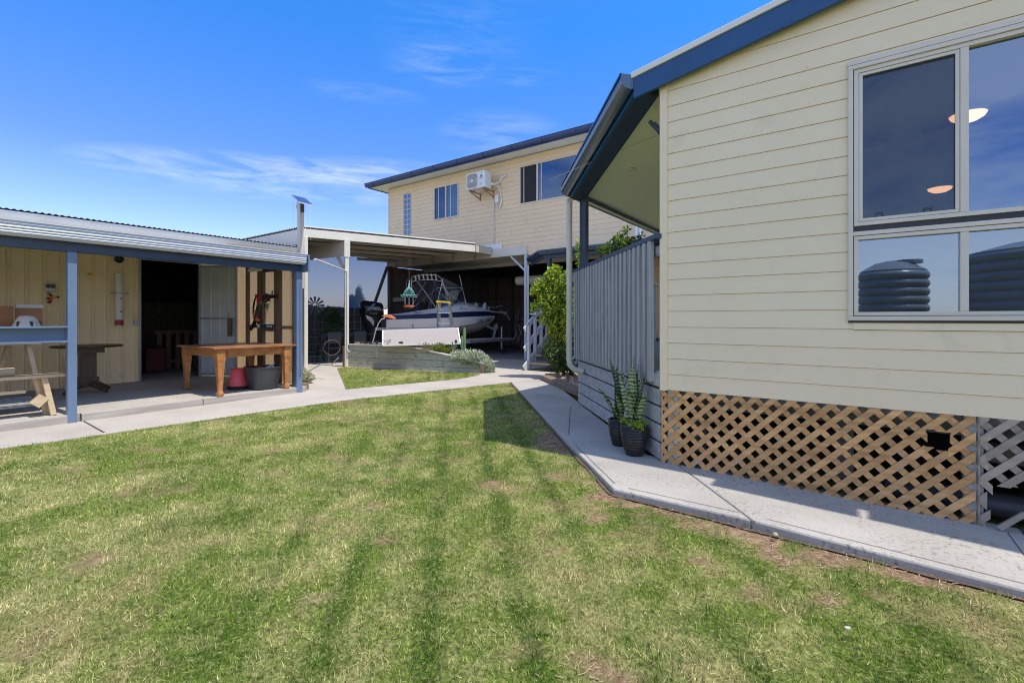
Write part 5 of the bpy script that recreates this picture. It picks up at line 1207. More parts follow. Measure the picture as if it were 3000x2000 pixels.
# ---- solar lamp pole
ps = onX(3,75,250,-8.7); 
sp = thing("solar_light_pole", (ps.x,ps.y,2.2), "tall grey timber pole topped by a small tilted solar panel", "pole")
bx(ps.x-.045,ps.x+.045,ps.y-.045,ps.y+.045,1.9,onX(3,75,125,-8.7).z).build("pole", m_beige, sp, bevel=.003)
ztop = onX(3,90,105,-8.7).z; rt = Matrix.Rotation(A,3,'Z') @ Matrix.Rotation(R(24),3,'Y') @ Matrix.Rotation(R(-16),3,'X')
pc = Vector((ps.x+.02,ps.y,ztop+.03))
c4 = [atT(3,60,125,8.85),atT(3,170,150,8.85),atT(3,112,100,9.3),atT(3,5,72,9.3)]
MB().prism(c4,(0,0,-.02)).build("solar_panel", m_alu, sp)
def c4p(u,v): return c4[0].lerp(c4[1],u).lerp(c4[3].lerp(c4[2],u),v)+V(0,0,.003)
for s_ in (0,1): MB().prism([c4p(.06+s_*.45,.08),c4p(.48+s_*.45,.08),c4p(.48+s_*.45,.92),c4p(.06+s_*.45,.92)],(0,0,.003)).build("solar_cells", M("solar_cell_blue",(.03,.05,.14),.15,(.05,.07,.18),30), sp)
MB().tube([pc+V(-.12,0,-.02),(ps.x-.1,ps.y-.02,ztop-.16),(ps.x-.03,ps.y-.04,ztop-.25)],.008,5).build("cable", m_black, sp); MB().obox((ps.x+.07,ps.y,ztop-.17),.04,.05,.2).build("junction_box", m_black, sp)
for dx in (.10,.2,-.16): MB().tube([pc+V(dx*.8,dx*.5,-.04),(ps.x+dx*.7,ps.y+dx*.6,ztop-.75-.3*dx)],.003,4).build("cord", m_plasticwhite, sp)

# ================================================================== CARPORT
CA1, CB1 = Vector((-11.66,6.80,0)), Vector((-9.81,11.56,0)); cdv = (CB1-CA1).normalized(); cdn = Vector((cdv.y,-cdv.x,0))
cpt = thing("carport", (-11.66,6.8,0), "beige timber carport with flat roof over the boat and garden bed", "carport")
ZF0, ZF1 = 3.45, 3.665
MB().bar(CA1+V(0,0,(ZF0+ZF1)/2), CB1+V(0,0,(ZF0+ZF1)/2), .04, ZF1-ZF0).build("fascia", m_trimcream, cpt, bevel=.004)
MB().bar(CA1-cdn*.03+V(0,0,ZF1+.065), CB1-cdn*.03+V(0,0,ZF1+.065), .10, .03).build("roof_edge", m_whitegutter, cpt)
MB().bar(CA1-cdn*.012+V(0,0,ZF1+.025), CB1-cdn*.012+V(0,0,ZF1+.025), .03,.052).build("dark_strip", m_undersheet, cpt)  # dark line between the fascia top and the white roof edge
bx(CB1.x-.02,CB1.x+.03,CB1.y+.02,YB-.1,ZF0,ZF1).build("fascia", m_beige, cpt, bevel=.003)
bx(-15.2,CA1.x-.02,CA1.y-.02,CA1.y+.02,ZF0-.18,ZF1).build("gable_fascia", m_trimcream, cpt)
rfp = MB(); n=90
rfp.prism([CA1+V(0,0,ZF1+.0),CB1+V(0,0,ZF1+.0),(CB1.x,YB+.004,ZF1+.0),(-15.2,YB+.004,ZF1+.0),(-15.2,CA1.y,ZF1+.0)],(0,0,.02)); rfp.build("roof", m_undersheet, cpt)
cr = MB(); xs_c = np.arange(-15.2, CA1.x, .012); cr.grid([[(x,y,ZF1+.045+.014*math.cos(x*2*math.pi/.083)) for x in xs_c] for y in (CA1.y-.05,CA1.y+4)]); cr.build("roof_sheet", m_roofsheet, cpt, fixn=False, smooth=True)
pxs = [onY(4,px,py,12.35).x for px,py in ((1190,150),(965,175),(755,200),(560,230),(375,250))]
for i,x in enumerate(pxs):
    q_ = Vector((x,12.36,3.57)); ln_ = (12.36-7.0)/cdv.y; p_ = q_ - cdv*ln_
    if p_.x < -15.1: p_ = q_ - cdv*((-15.1-x)/(-cdv.x))
    MB().bar(p_,q_,.045,.10).build("purlin", m_beige, cpt, bevel=.003)
    MB().bar(q_+V(.02,-.03,-.08),q_+V(-.02,-.03,-.22),.03,.05).build("purlin_hook", m_galv, cpt)
bx(-15.1,-9.85,12.38,12.44,3.40,3.62).build("wall_plate", m_beige, cpt)
pst = Vector((-11.24,7.84,0)); 
post = MB().bar(pst+V(0,0,-.05), pst+V(0,0,ZF0), .10,.10,up=tuple(cdn)).build("post", m_trimcream, cpt, bevel=.004)
MB().bar(pst+cdn*.035+V(0,0,3.0), pst+cdn*.035+V(0,0,ZF0+.02), .15,.06,up=tuple(cdn)).build("post_cap_plate", m_trimcream, cpt)
bx(-15.1,pst.x-.03,pst.y-.04,pst.y+.02,3.05,3.44).build("beam", m_beige, cpt)
MB().bar(pst+V(-.05,0,2.62), pst+V(-.45,0,3.08), .05,.09,up=(0,1,0)).build("brace", m_beige, cpt)
cpw = Vector((-11.63,6.86,0)); bx(cpw.x-.05,cpw.x+.05,cpw.y-.05,cpw.y+.05,0,ZF0).build("post", m_trimcream, cpt, bevel=.004)
bx(-15.14,-15.04,6.8,6.9,0,3.6).build("post", m_beige, cpt)
MB().tube([(-8.0,YE+.25,2.40),pst+V(.03,-.06,2.62)],.022,8).build("conduit", m_white, cpt)
e_ = pst+cdn*.07
MB().tube([e_+V(0,0,2.62), e_+V(0,0,.48), e_+V(.05,.0,.42), e_+cdv*.30+V(0,0,.42), e_+cdv*.32+V(0,0,.30)], .016, 6).build("conduit", m_plasticwhite, cpt)
MB().obox(e_+cdv*.24+V(0,0,.36),.07,.07,.12).build("tap_box", m_plasticwhite, cpt, bevel=.01)
# shade cloth side, fence and brace
clo = tag(MB().quad((-15.2,6.8,1.72),(-15.2,YB+.1,1.72),(-15.2,YB+.1,3.7),(-15.2,6.8,3.7)).build("shade_cloth", m_shade), "blue see-through shade cloth hung along the far side of the carport", "shade cloth")
p_,q_ = onX(26,660,105,-15.05), onX(26,480,625,-15.05); MB().bar(p_,q_,.06,.12,up=(1,0,0)).build("brace", m_stud, cpt)
bx(-15.2,-15.12,11.6,YB-.1,1.70,1.74).build("sill", m_white, cpt)
fn = thing("paling_fence", (-15.6,9,0), "old dark timber paling fence beneath the blue shade cloth", "fence")
for k in range(64): y = 3.0+k*.15; bx(-15.62,-15.60,y,y+.142,0,1.76+random.uniform(-.015,.015)).build("paling", m_paling, fn) if y < YB else None
for z in (.4,1.35): bx(-15.60,-15.54,3,YB,z,z+.08).build("rail", m_paling, fn)
# distant pine and bushes past the fence
def fartree(x,y,h,r,label,kind):
    t = thing(kind, (x,y,0), label, "tree"); tm = MB().tube([(x,y,-.3),(x,y,h*.9)],[r*.12,.03],7).build("trunk", m_stud, t)
    if kind == "pine_tree":
        cs = [(x+random.uniform(-1,1)*r*(1-u)*.7, y+random.uniform(-1,1)*r*(1-u)*.7, h*(.25+.75*u), r*(1-u)*.45+.08) for u in [i/26 for i in range(27)] for _ in range(2)]
    else: cs = clumps((x,y,h*.62),r*.7,r*.7,h*.3,18,r*.2,r*.45)
    leaves("crown", cs, 3200, .28, m_leafdark, t, bias=-.1)
d_ = ray(26,250,600)
fartree(*(O+d_*46).xy, 4.6, 1.4, "distant pine tree silhouette seen through the blue shade cloth", "pine_tree")
fartree(*(O+ray(3,135,860)*34).xy, 2.3, .9, "low dark bush beyond the fence behind the windmill ornament", "bush")
fartree(*(O+ray(26,150,640)*30).xy, 2.75, .45, "small dark bush above the fence just right of the carport post", "bush")

# ================================================================== DIM CORNER UNDER THE CARPORT
XD = -14.9
t = thing("plant_trellis", (XD,9,0), "wire grid trellis with hanging plants on the fence under the carport", "trellis")
gm = MB()
for k in range(14): gm.tube([(XD,7.6+k*.26,.2),(XD,7.6+k*.26,1.75)],.008,4)
for k in range(7): gm.tube([(XD,7.6,.2+k*.25),(XD,11,.2+k*.25)],.008,4)
gm.build("wire_grid", m_galv, t)
tp2 = thing("hanging_plant", (XD+.15,9.6,1.3), "dark sprawling vine hooked over the wire trellis", "plant")
def cc(px,py,r,X_=-14.6): p = onX(3,px,py,X_); return (p.x,p.y,p.z,r)
leaves("foliage", [cc(200,930,.15),cc(290,920,.2),cc(320,950,.2),cc(350,990,.22),cc(300,980,.15),cc(250,1060,.15),cc(310,1070,.2),cc(170,900,.12)], 900, .11, m_leafdark, tp2)
wp = onX(3,178,1100,-13.4); hub = onX(3,178,868,-13.4)
t = thing("windmill_ornament", (wp.x,wp.y,0), "small dark metal garden windmill under the carport beside the trellis", "windmill")
bl_ = MB()
for k in range(12):
    a_ = k*math.pi/6; u = Vector((.55*math.cos(a_),.83*math.cos(a_),math.sin(a_))); bl_.bar(hub+u*.06, hub+u*.27, .025,.006,up=(.83,-.55,0),w2=.075)
bl_.build("fan_blades", m_tub, t); tw = MB()
for a_ in range(4): c1_ = Vector((math.cos(a_*1.57+.78),math.sin(a_*1.57+.78),0)); tw.bar(hub, Vector((wp.x,wp.y,0))+c1_*.25, .02,.02)
for k in range(6): z = .25*k+.1; s_ = .25*(1-z/hub.z); tw.box(wp.x-s_,wp.x+s_,wp.y-s_,wp.y+s_,z,z+.012)
tw.build("tower", m_tub, t)
t = thing("outdoor_table", (-13.0,8.2,0), "dark metal outdoor table in the shade beneath the trellis", "table")
bx(-14.1,-12.9,8.2,10.2,.80,.83).build("tabletop", m_tub, t)
for x in (-14.0,-13.0):
    for y in (8.3,10.1): MB().tube([(x,y,0),(x,y,.8)],.025,8).build("leg", m_tub, t)
for k,(x,y) in enumerate(((-12.7,8.3),(-12.7,9.2))):
    t = thing("outdoor_chair", (x,y,0), ("dark metal chair left of the table under the carport","dark metal chair tucked at the right half of the shaded table")[k], "chair", "dark chairs under the carport")
    bx(x-.22,x+.22,y-.22,y+.22,.43,.46).build("seat", m_tub, t, bevel=.01); bx(x+.19,x+.22,y-.22,y+.22,.6,.92).build("backrest", m_tub, t, bevel=.01)
    for a_,b_ in ((-1,-1),(1,-1),(1,1),(-1,1)): MB().tube([(x+a_*.19,y+b_*.19,0),(x+a_*.19,y+b_*.19,.43 if a_<0 else .9)],.014,6).build("leg", m_tub, t)
t = thing("wheel_ornament", (-12.35,7.9,.3), "thin wheel rim leaning in the shade behind the garden bed end", "wheel")
c_ = onX(3,300,1170,-12.3); pts = [c_+V(math.cos(k*.314)*.05,math.cos(k*.314)*.24,math.sin(k*.314)*.22) for k in range(21)]
MB().tube(pts,.010,6,caps=False).build("rim", m_stud, t)
tag(MB().tube([onZ(3,298,1290,.02),onX(3,345,1245,-11.5)],.014,6).build("bamboo_stake", m_pine), "short pale stake leaning against the end of the garden bed", "stake")
ss = MB(); c_ = onZ(3,120,1400,.0)
t = thing("succulent_clump", (c_.x-.1,c_.y+.1,0), "pale green succulent clump at the foot of the shed corner", "plant")
def s2(px,py,r): p = atT(3,px,py,9.6); return (p.x,p.y,max(p.z,.04),r)
leaves("rosettes", [s2(100,1360,.08),s2(125,1370,.09),s2(145,1385,.08),s2(110,1400,.09),s2(130,1415,.07),s2(100,1430,.06),s2(95,1340,.05)], 700, .045, m_succ, t, asp=.7)
bx(-8.3,-8.15,YE+.06,YE+.22,-.02,.12).build("block", m_sleeper, t)

# ================================================================== RAISED BED
BL, BR = Vector((-11.22,7.84,-.06)), Vector((-7.25,8.82,-.06)); bd_ = (BR-BL).normalized(); bn = Vector((bd_.y,-bd_.x,0)); LB = (BR-BL).length
bed = thing("raised_garden_bed", BL, "weathered sleeper garden bed tapering down to the right beside the small lawn", "garden bed")
sK = (onY(4,540,1110,8.2).x - BL.x)/bd_.x; sK = 1.95
def tz_(s): return .585 if s <= sK else .585 - (.585-.215)*(s-sK)/(LB-sK)
for k in range(4):
    z0, z1 = -.06+k*.165, -.06+(k+1)*.165-.006
    s1 = LB
    if z1 > .20:
        s1 = sK + (.585-z1)/(.585-.215)*(LB-sK) if z1 < .585 else sK
        s0_ = sK + (.585-z0)/(.585-.215)*(LB-sK) if z0 < .585 else sK; s0_ = min(s0_, LB)
        poly = [BL+bd_*0+V(0,0,z0+.06), BL+bd_*s0_+V(0,0,z0+.06), BL+bd_*min(s1,LB)+V(0,0,z1+.06), BL+V(0,0,z1+.06)]
        if z0 < .215: poly = [BL+V(0,0,z0+.06), BR+V(0,0,z0+.06), BR+V(0,0,.215+.06), BL+bd_*min(s1,LB)+V(0,0,z1+.06), BL+V(0,0,z1+.06)]
    else: poly = [BL+V(0,0,z0+.06), BR+V(0,0,z0+.06), BR+V(0,0,z1+.06), BL+V(0,0,z1+.06)]
    MB().prism(poly, -bn*.07 + bn*random.uniform(0,.004)).build("sleeper", m_bed, bed, bevel=.004)
def bp(s,off,z): p = BL+bd_*s+bn*off; return Vector((p.x,p.y,z))
MB().bar(bp(-.05,-.03,.605),bp(sK,-.03,.605),.13,.04).build("cap_board", m_bedcap, bed, bevel=.004); MB().bar(bp(sK,-.03,.605),bp(LB+.03,-.03,.235),.13,.04).build("cap_board", m_bedcap, bed, bevel=.004)
bx(-11.30,-11.22,7.75,8.15,-.02,.58).build("end_board", m_sleeper, bed); MB().bar(bp(LB,-.0,-.06),bp(LB,-.0,.21),.08,.08,up=tuple(bd_)).build("end_post", m_sleeper, bed)
MB().prism([bp(.05,-.08,-.05),bp(LB-.05,-.08,-.05),bp(LB-.3,-1.0,-.05),bp(1.3,-1.0,-.05),bp(.9,-.3,-.05),bp(.05,-.3,-.05)], (0,0,.40)).build("soil", m_soil, bed)
MB().bar(bp(.05,-.34,.5),bp(1.0,-.34,.5),.05,.24).build("back_board", m_bed, bed); MB().bar(bp(.0,-.34,.64),bp(1.05,-.34,.64),.09,.03).build("cap_board", m_bedcap, bed)
bk_ = [onX(4,20+25*k,1075,-10.9) for k in range(4)]
t = thing("rusty_candle_cups", bp(.45,-.2,.62), "row of small dark cups standing on the bed behind the cap board", "cups")
for k in range(5): MB().lathe([(.025,0),(.035,.09),(.03,.09),(.02,.02)], bp(.35+.09*k,-.16-.02*(k%2),.60), 8).build("cup", m_darkwood, t)
# hinged white cover propped on the bed
q = [atT(4,248,1085,11.9), atT(4,1040,1065,12.35), atT(4,1015,908,12.8), atT(4,248,935,12.35)]
t = thing("propped_cover", q[0], "long pinkish white framed panel propped slanting above the garden bed", "panel")
MB().prism(q, (0.02,-.02,-.02)).build("panel_sheet", M("panel_fabric", (.33,.29,.27), .8, (.29,.255,.235), 30, bmp=.2, bs=80), t)
fr_ = MB()
for a_,b_ in zip(q, q[1:]+q[:1]): fr_.bar(a_,b_,.03,.035)
fr_.build("panel_frame", m_plasticwhite, t)
MB().bar(q[1], atT(4,1065,1155,12.3), .03,.03).build("prop_leg", m_plasticwhite, t)
ex = q[1]-q[0]; ey = q[3]-q[0]; nn = ex.cross(ey).normalized(); nn = nn if nn.y < 0 else -nn
def qp(px,py): return q[0] + ex*((px-248)/792) + ey*((1085-py)/150) + nn*.02
MB().tube([qp(262,1055),qp(290,1045),qp(315,1032),qp(328,1035),qp(322,1052),qp(305,1062),qp(290,1078),qp(300,1085)],.006,5).build("wire_hook", m_black, t)
MB().obox(qp(430,1068),.10,.03,.05,A).build("hinge", m_black, t)
# garden lamps
for k,(px,py) in enumerate(((188,1068),(688,1110),(1010,1118),(995,1060))):
    c_ = atT(4,px,py,12.1); t = thing("garden_light", c_, ("small garden light near the dark cups at the bed's left","small garden light where the bed cap starts to slope","small garden light beside the silver flowering bush","small garden light under the panel's right end")[k], "garden light", "small lights in the garden bed")
    MB().tube([Vector((c_.x,c_.y,.3)), c_],.012,6).build("stake", m_galv, t); MB().lathe([(.03,0),(.03,.05),(.04,.055),(.035,.07),(.001,.08)], c_, 10).build("lamp_head", m_black, t)
# plants in the bed
def P4(px,py,r,t=12.0): p = atT(4,px,py,t); return (p.x,p.y,p.z,r)
t = thing("leafy_garden_plant", (-8.9,8.6,.35), "green and yellow leafy plant in the bed beneath the white panel", "plant")
leaves("foliage", [P4(790,1120,.10),P4(840,1130,.12),P4(890,1150,.12),P4(760,1110,.08),P4(930,1140,.08),P4(860,1095,.08),P4(900,1175,.07)], 900, .05, m_leafyel, t); leaves("dark_foliage", [P4(700,1110,.10),P4(830,1110,.14),P4(960,1110,.1),P4(920,1160,.1)], 500, .06, m_leafdark, t)
t = thing("ornamental_grass", (-9.4,8.4,.35), "tuft of thin straw coloured grass below the panel", "plant")
gmx = MB(); c0_ = atT(4,640,1120,12.0)
for _ in range(150):
    b_ = c0_+V(random.uniform(-.3,.3),random.uniform(-.1,.1),-.05); e_ = b_+V(random.uniform(-.25,.25),random.uniform(-.15,.1),random.uniform(.08,.25)); gmx.add([b_,b_+V(.008,0,0),e_],[(0,1,2)])
gmx.build("blades", m_straw, t)
for k,(px,y0,y1,lb) in enumerate(((1082,1145,905,"tallest green cactus stem rising beside the prop leg"),(825,1180,1095,"short green cactus stems in the bed under the panel"),(1060,1140,985,"forked green cactus just left of the tallest one"))):
    b_,e_ = atT(4,px,y1,12.05), atT(4,px,y0,12.05); b_.z = max(b_.z,.3)
    t = thing("cactus", e_, lb, "cactus", "cacti in the garden bed"); top_ = atT(4,px,y1,12.05)
    MB().lathe([(.035,0),(.042,.05),(.042,(top_.z-e_.z)*.8),(.02,(top_.z-e_.z))], e_, 8).build("stem", m_green if 0 else M("cactus_skin",(.11,.19,.08),.6,(.16,.24,.10),8), t, smooth=True)
c_ = Vector((-7.30,9.02,0))
t = thing("silver_flower_bush", c_, "silvery bush covered in white flowers spilling over the bed's low end", "bush")
cl2 = []
for px,py,r in ((980,1180,.12),(1040,1175,.14),(1100,1185,.18),(1160,1190,.2),(1220,1200,.2),(1270,1230,.2),(1310,1270,.18),(1330,1320,.16),(1345,1355,.11),(1290,1340,.14),(1200,1230,.18),(1240,1280,.18),(1120,1210,.14),(1360,1380-20,.08)):
    p = atT(4,px,py+25,11.55); cl2.append((p.x,p.y,max(.06,p.z),r*1.05))
leaves("foliage", cl2, 5200, .06, m_leafsilver, t, asp=.22, bias=.8)
leaves("petals", [(a,b-.02,c+.07,d*.85) for a,b,c,d in cl2[:10]], 1500, .026, m_petal, t, asp=.9)
# birdcage feeder
hk = atT(4,517,432,13.2)
t = thing("birdcage_feeder", hk, "turquoise wire birdcage feeder with orange tray hanging from the carport roof", "bird feeder")
kx = lambda px,py,dy=0: atT(4,517+(px-517),py,13.2)
C0 = hk; s_ = 13.2/1084/4.443
def cage(u,r,th): z = hk.z - u*s_; return Vector((hk.x+math.cos(th)*r*s_, hk.y+math.sin(th)*r*s_, z))
wm_ = MB()
for k in range(16):
    th = k*math.pi/8; wm_.tube([cage(60,8,th),cage(75,22,th),cage(90,38,th),cage(110,50,th),cage(140,57,th)],.0042,4)
for u,r in ((140,57),(75,22)): wm_.tube([cage(u,r,k*math.pi/12) for k in range(25)],.005,4,caps=False)
for k in range(12):
    th = k*math.pi/6; wm_.tube([cage(140,57,th),cage(135,72,th),cage(142,84,th),cage(155,80,th),cage(160,66,th),cage(150,62,th)],.0045,4)
wm_.build("cage_dome", m_teal, t)
lw_ = MB()
for k in range(6): th = k*math.pi/3+.3; lw_.tube([cage(145,46,th),cage(235,46,th)],.006,4)
lw_.tube([cage(62,0,0),cage(30,6,0),cage(10,2,0),cage(0,5,0),cage(-5,0,0)],.01,5); lw_.tube([cage(62,8,1),cage(20,3,1)],.008,4); lw_.tube([cage(62,8,4),cage(20,3,4)],.008,4)
lw_.build("hanging_rods", m_paleblue, t)
MB().lathe([(.28*.5,0),(.15,.03),(.15,.05),(.13,.05),(.12,.02)], hk+V(0,0,-262*s_), 18).build("feed_tray", m_orange, t, smooth=True)
MB().tube([hk, Vector((hk.x,hk.y,ZF1))],.006,5).build("chain", m_stud, t)
# orange ornament on a bent rod
t = thing("fish_ornament", atT(4,150,1055,11.9), "orange metal leaf shaped ornament on a thin bent rod beside the outboard motor", "garden ornament")
MB().tube([atT(4,145,1060,11.9),atT(4,170,960,11.9),atT(4,205,860,11.9),atT(4,235,820,11.9),atT(4,268,808,11.9)],.012,6).build("rod", m_bedcap, t, smooth=True)
oq = [(238,782),(275,770),(318,772),(345,790),(376,806),(372,815),(352,808),(355,818),(335,806),(325,812),(300,798),(275,796),(268,800),(255,790)]
MB().prism([atT(4,a,b,11.9) for a,b in oq],(.01,.015,0)).build("wing", m_orange, t)

# stepladder
lb_ = Vector((-9.62,9.75,0)); t = thing("stepladder", lb_, "aluminium stepladder with yellow top standing in front of the boat", "ladder")
def LP_(px,py): return atT(4,px,py,13.5)
zt4 = LP_(860,650).z
for px0,px1 in ((808,822),(950,925)):
    a_ = LP_(px1,650); b_ = LP_(px0,950); b_ = a_ + (b_-a_)*((a_.z)/(a_.z-b_.z)); MB().bar(b_,a_,.04,.06).build("side_rail", m_alu, t)
    MB().bar(b_+V(-.35,.5,0), a_+V(0,.05,0), .03,.05).build("rear_rail", m_alu, t)
for k in range(5):
    z = .28+k*.3; u = z/zt4; a_ = LP_(817,650); b_ = LP_(935,650); a_.z=b_.z=z; MB().bar(a_,b_,.08,.025).build("step", m_alu, t)
yt_ = MB(); yt_.bar(LP_(795,638),LP_(930,645),.09,.05); yt_.bar(LP_(800,640),LP_(820,662),.05,.05); yt_.bar(LP_(928,645),LP_(928,668),.05,.05); yt_.build("top_cap", m_yellow, t)
MB().bar(LP_(823,660)+V(0,-.02,0),LP_(826,735)+V(0,-.02,0),.03,.02).build("yellow_strip", m_yellow, t)

# ================================================================== BOAT
ROT = R(35); BXC, HB = -17.1, .95
def BY(px): return onX(4,px,700,BXC+HB).y
Y0 = onX(4,287,700,BXC+.93).y
boat = thing("motor_boat", (BXC,Y0,.4), "white and navy cabin motor boat parked on its trailer under the carport", "boat")
def zN(px,py,X=BXC+HB*.97): return onX(4,px,py,X).z
def yN(px,X=BXC+HB*.97): return onX(4,px,700,X).y
# stations: y, halfbeam, keel z, chine(b,z), stripe bottom z, stripe top z, deck edge(b,z)
st_ = []
for px,hb,zk,kz,(sb,stp,de) in ((287,.93,.72,.95,(822,786,770)),(420,.94,.71,.95,(818,778,760)),(540,.95,.71,.96,(815,772,742)),(700,.95,.71,.97,(812,763,720)),(850,.95,.71,.99,(805,752,695)),(980,.93,.72,1.02,(800,745,683)),(1100,.86,.74,1.08,(795,741,680)),(1200,.70,.80,1.14,(790,739,695)),(1280,.50,.90,1.22,(786,739,718)),(1340,.28,1.06,1.3,(783,742,735)),):
    X_ = BXC+hb; st_.append((yN(px,X_),hb,zk,kz,zN(px,sb,X_),zN(px,stp,X_),zN(px,de,X_)))
tipz = onX(4,1398,778,BXC).z; ytip = onX(4,1398,778,BXC).y
print("boat", [tuple(round(v,2) for v in s) for s in st_], ytip, tipz)
st_.append((ytip-.03,.04,tipz-.12,tipz-.06,tipz-.02,tipz+.10,tipz+.13))
def side(s,sg):
    y,hb,zk,kz,z1,z2,z3 = s; ch = hb*.82
    return dict(k=(BXC,y,zk),m=(BXC+sg*ch*.5,y,zk+(kz-zk)*.5-.02),c=(BXC+sg*ch,y,kz),c2=(BXC+sg*(ch+.05 if hb>.2 else ch),y,kz+.01),a=(BXC+sg*hb*.97,y,(kz+z1)/2+.03),s1=(BXC+sg*hb,y,z1),s1b=(BXC+sg*(hb+.015),y,z1+.01),s2=(BXC+sg*(hb-.01),y,z2),d=(BXC+sg*(hb-.14 if hb>.3 else hb*.6),y,z3))
for nm,keys,mt in (("hull",("k","m","c","c2","a","s1"),m_gel),("stripe",("s1","s1b","s2"),m_navy),("deck_side",("s2","d"),m_gel)):
    mb = MB()
    for sg in (1,-1): mb.grid([[side(s,sg)[k] for k in keys] for s in st_])
    mb.build(nm, mt, boat, smooth=True)
kb = MB()
for sg in (1,-1): kb.grid([[tuple(Vector(side(s,sg)[k])+V(sg*.004,0,-.003)) for k in ("k","m")] for s in st_[:-1]])
kb.build("keel_paint", m_hullgrey, boat, smooth=True)
# transom
s = side(st_[0],1); s2_ = side(st_[0],-1); MB().add([s[k] for k in ("k","m","c","c2","a","s1","s2","d")]+[s2_[k] for k in ("d","s2","s1","a","c2","c","m")],[tuple(range(15))]).build("transom", m_gel, boat)
bx(BXC-.45,BXC+.45,Y0-.35,Y0+.05,.92,1.02).build("swim_platform", m_gel, boat, bevel=.02)
# foredeck + cabin
fd = MB(); rows_ = []
for s in st_[5:]:
    y,hb,zk,kz,z1,z2,z3 = s; b_ = (hb-.14) if hb>.3 else hb*.6; crown = .22*min(1,hb)
    rows_.append([(BXC+b_*u, y, z3+crown*(1-u*u)**.8) for u in np.linspace(-1,1,11)])
fd.grid(rows_); fd.build("foredeck", m_gel, boat, smooth=True)
cd_ = MB(); y5 = st_[5][0]; rows_ = []
for y,hb,zt5 in ((yN(950),.72,zN(960,668)),(yN(1040),.66,zN(1040,660)),(yN(1150),.50,zN(1150,656)),(yN(1230),.30,zN(1230,672)),(yN(1290),.08,zN(1270,700))):
    rows_.append([(BXC+hb*math.sin(u), y, zt5 + .20*(math.cos(u)-1)*1.3+.02) for u in np.linspace(-1.57,1.57,11)])
cd_.grid(rows_); cd_.build("cabin_top", m_gel, boat, smooth=True)
# cockpit floor/liner and coaming
bx(BXC-.85,BXC+.85,Y0+.1,y5,1.0,1.05).build("cockpit_floor", m_hullgrey, boat)
cm = MB()
for sg in (1,-1):
    cm.grid([[(BXC+sg*(s[1]-.14),s[0],s[6]),(BXC+sg*(s[1]-.30),s[0],s[6]+.0),(BXC+sg*(s[1]-.30),s[0],1.05)] for s in st_[:6]])
cm.build("cockpit_coaming", m_gel, boat, smooth=True, fixn=False)
bx(BXC-.8,BXC+.8,Y0+.05,Y0+.4,1.05,1.40).build("stern_locker", m_gel, boat, bevel=.02)
for sg in (-1,1):
    t2 = bx(BXC+sg*.45-.24,BXC+sg*.45+.24,y5-1.2,y5-.7,1.05,1.5).build("seat", m_hullgrey, boat, bevel=.04); bx(BXC+sg*.45-.24,BXC+sg*.45+.24,y5-1.25,y5-1.15,1.5,1.9).build("seat_back", m_navy, t2, bevel=.04)
# windshield
rk = lambda px,py,X_=BXC+.72: onX(4,px,py,X_)
ys5 = y5; wsm = MB(); wfm = MB()
def WS(px,py,X_): return onX(4,px,py,X_)
R1 = BXC+.82
ya5, yb5, yc5 = yN(830), yN(985), yN(1085)
base = [Vector((BXC+.76,ya5,WS(830,690,R1).z)), Vector((BXC+.70,yb5,WS(985,665,R1).z)), Vector((BXC+.30,yc5,WS(1090,650,BXC+.4).z)), Vector((BXC-.30,yc5,WS(1090,650,BXC+.4).z)), Vector((BXC-.70,yb5,WS(985,665,R1).z)), Vector((BXC-.76,ya5,WS(830,690,R1).z))]
topw = [p + V(-.06*(1 if p.x>BXC else -1),-.45,.36) for p in base]; topw[0] = base[0]+V(-.02,.0,.16); topw[5] = base[5]+V(.02,0,.16)
for i in range(5): wsm.quad(base[i],base[i+1],topw[i+1],topw[i])
wsm.build("windscreen", m_clear, boat); wfm.tube(base,.015,6); wfm.tube(topw,.015,6)
for a_,b_ in zip(base,topw): wfm.tube([a_,b_],.013,6)
wfm.build("windscreen_frame", m_alu, boat)
# bimini canopy with clears
can = []; 
for y,z in ((yN(600,BXC+.7),onX(4,590,425,BXC+.7).z),(yN(700,BXC+.7),onX(4,700,405,BXC+.7).z+.06),(yN(860,BXC+.7),onX(4,860,412,BXC+.7).z+.06),(yN(1000,BXC+.7),onX(4,1000,460,BXC+.7).z),(yN(1060,BXC+.7),onX(4,1060,495,BXC+.7).z)):
    can.append([(BXC+.76*u,y,z+.10*(1-u*u)-.02) for u in np.linspace(-1,1,9)])
MB().grid(can).build("canopy", m_canvas, boat, smooth=True, fixn=False, solid=.01)
cf = MB(); e1 = Vector(can[-1][-1]); e0 = Vector(can[0][-1]); m1 = Vector(can[2][-1])
for sg in (1,-1):
    f_ = lambda v: Vector((BXC+sg*(v.x-BXC), v.y, v.z))
    foot = Vector((BXC+.80,yN(800),zN(820,700))); cf.tube([f_(foot), f_(e0)],.013,6); cf.tube([f_(foot), f_(m1)],.013,6); cf.tube([f_(foot+V(0,.3,0)), f_(e1)],.013,6); cf.tube([f_(foot+V(0,-.9,-.05)), f_(e0+V(0,.3,0))],.011,6); cf.tube([f_(foot+V(0,-.85,-.05)), f_(m1+V(0,-.2,-.35)), f_(e1)],.010,6)
for row in (can[0],can[2]): cf.tube([Vector(v)+V(0,0,-.015) for v in row],.012,6)
cf.build("canopy_frame", m_alu, boat)
cl3 = MB(); cl3.quad(base[1],topw[1],e1,base[1]+(e1-base[1])*.5+V(0,.25,-.1)); cl3.quad(topw[1],topw[2],Vector(can[-1][5]),e1); cl3.quad(topw[2],topw[3],Vector(can[-1][3]),Vector(can[-1][5])); cl3.quad(topw[0],topw[1],e1,m1)
cl3.build("clear_curtain", m_clear, boat)
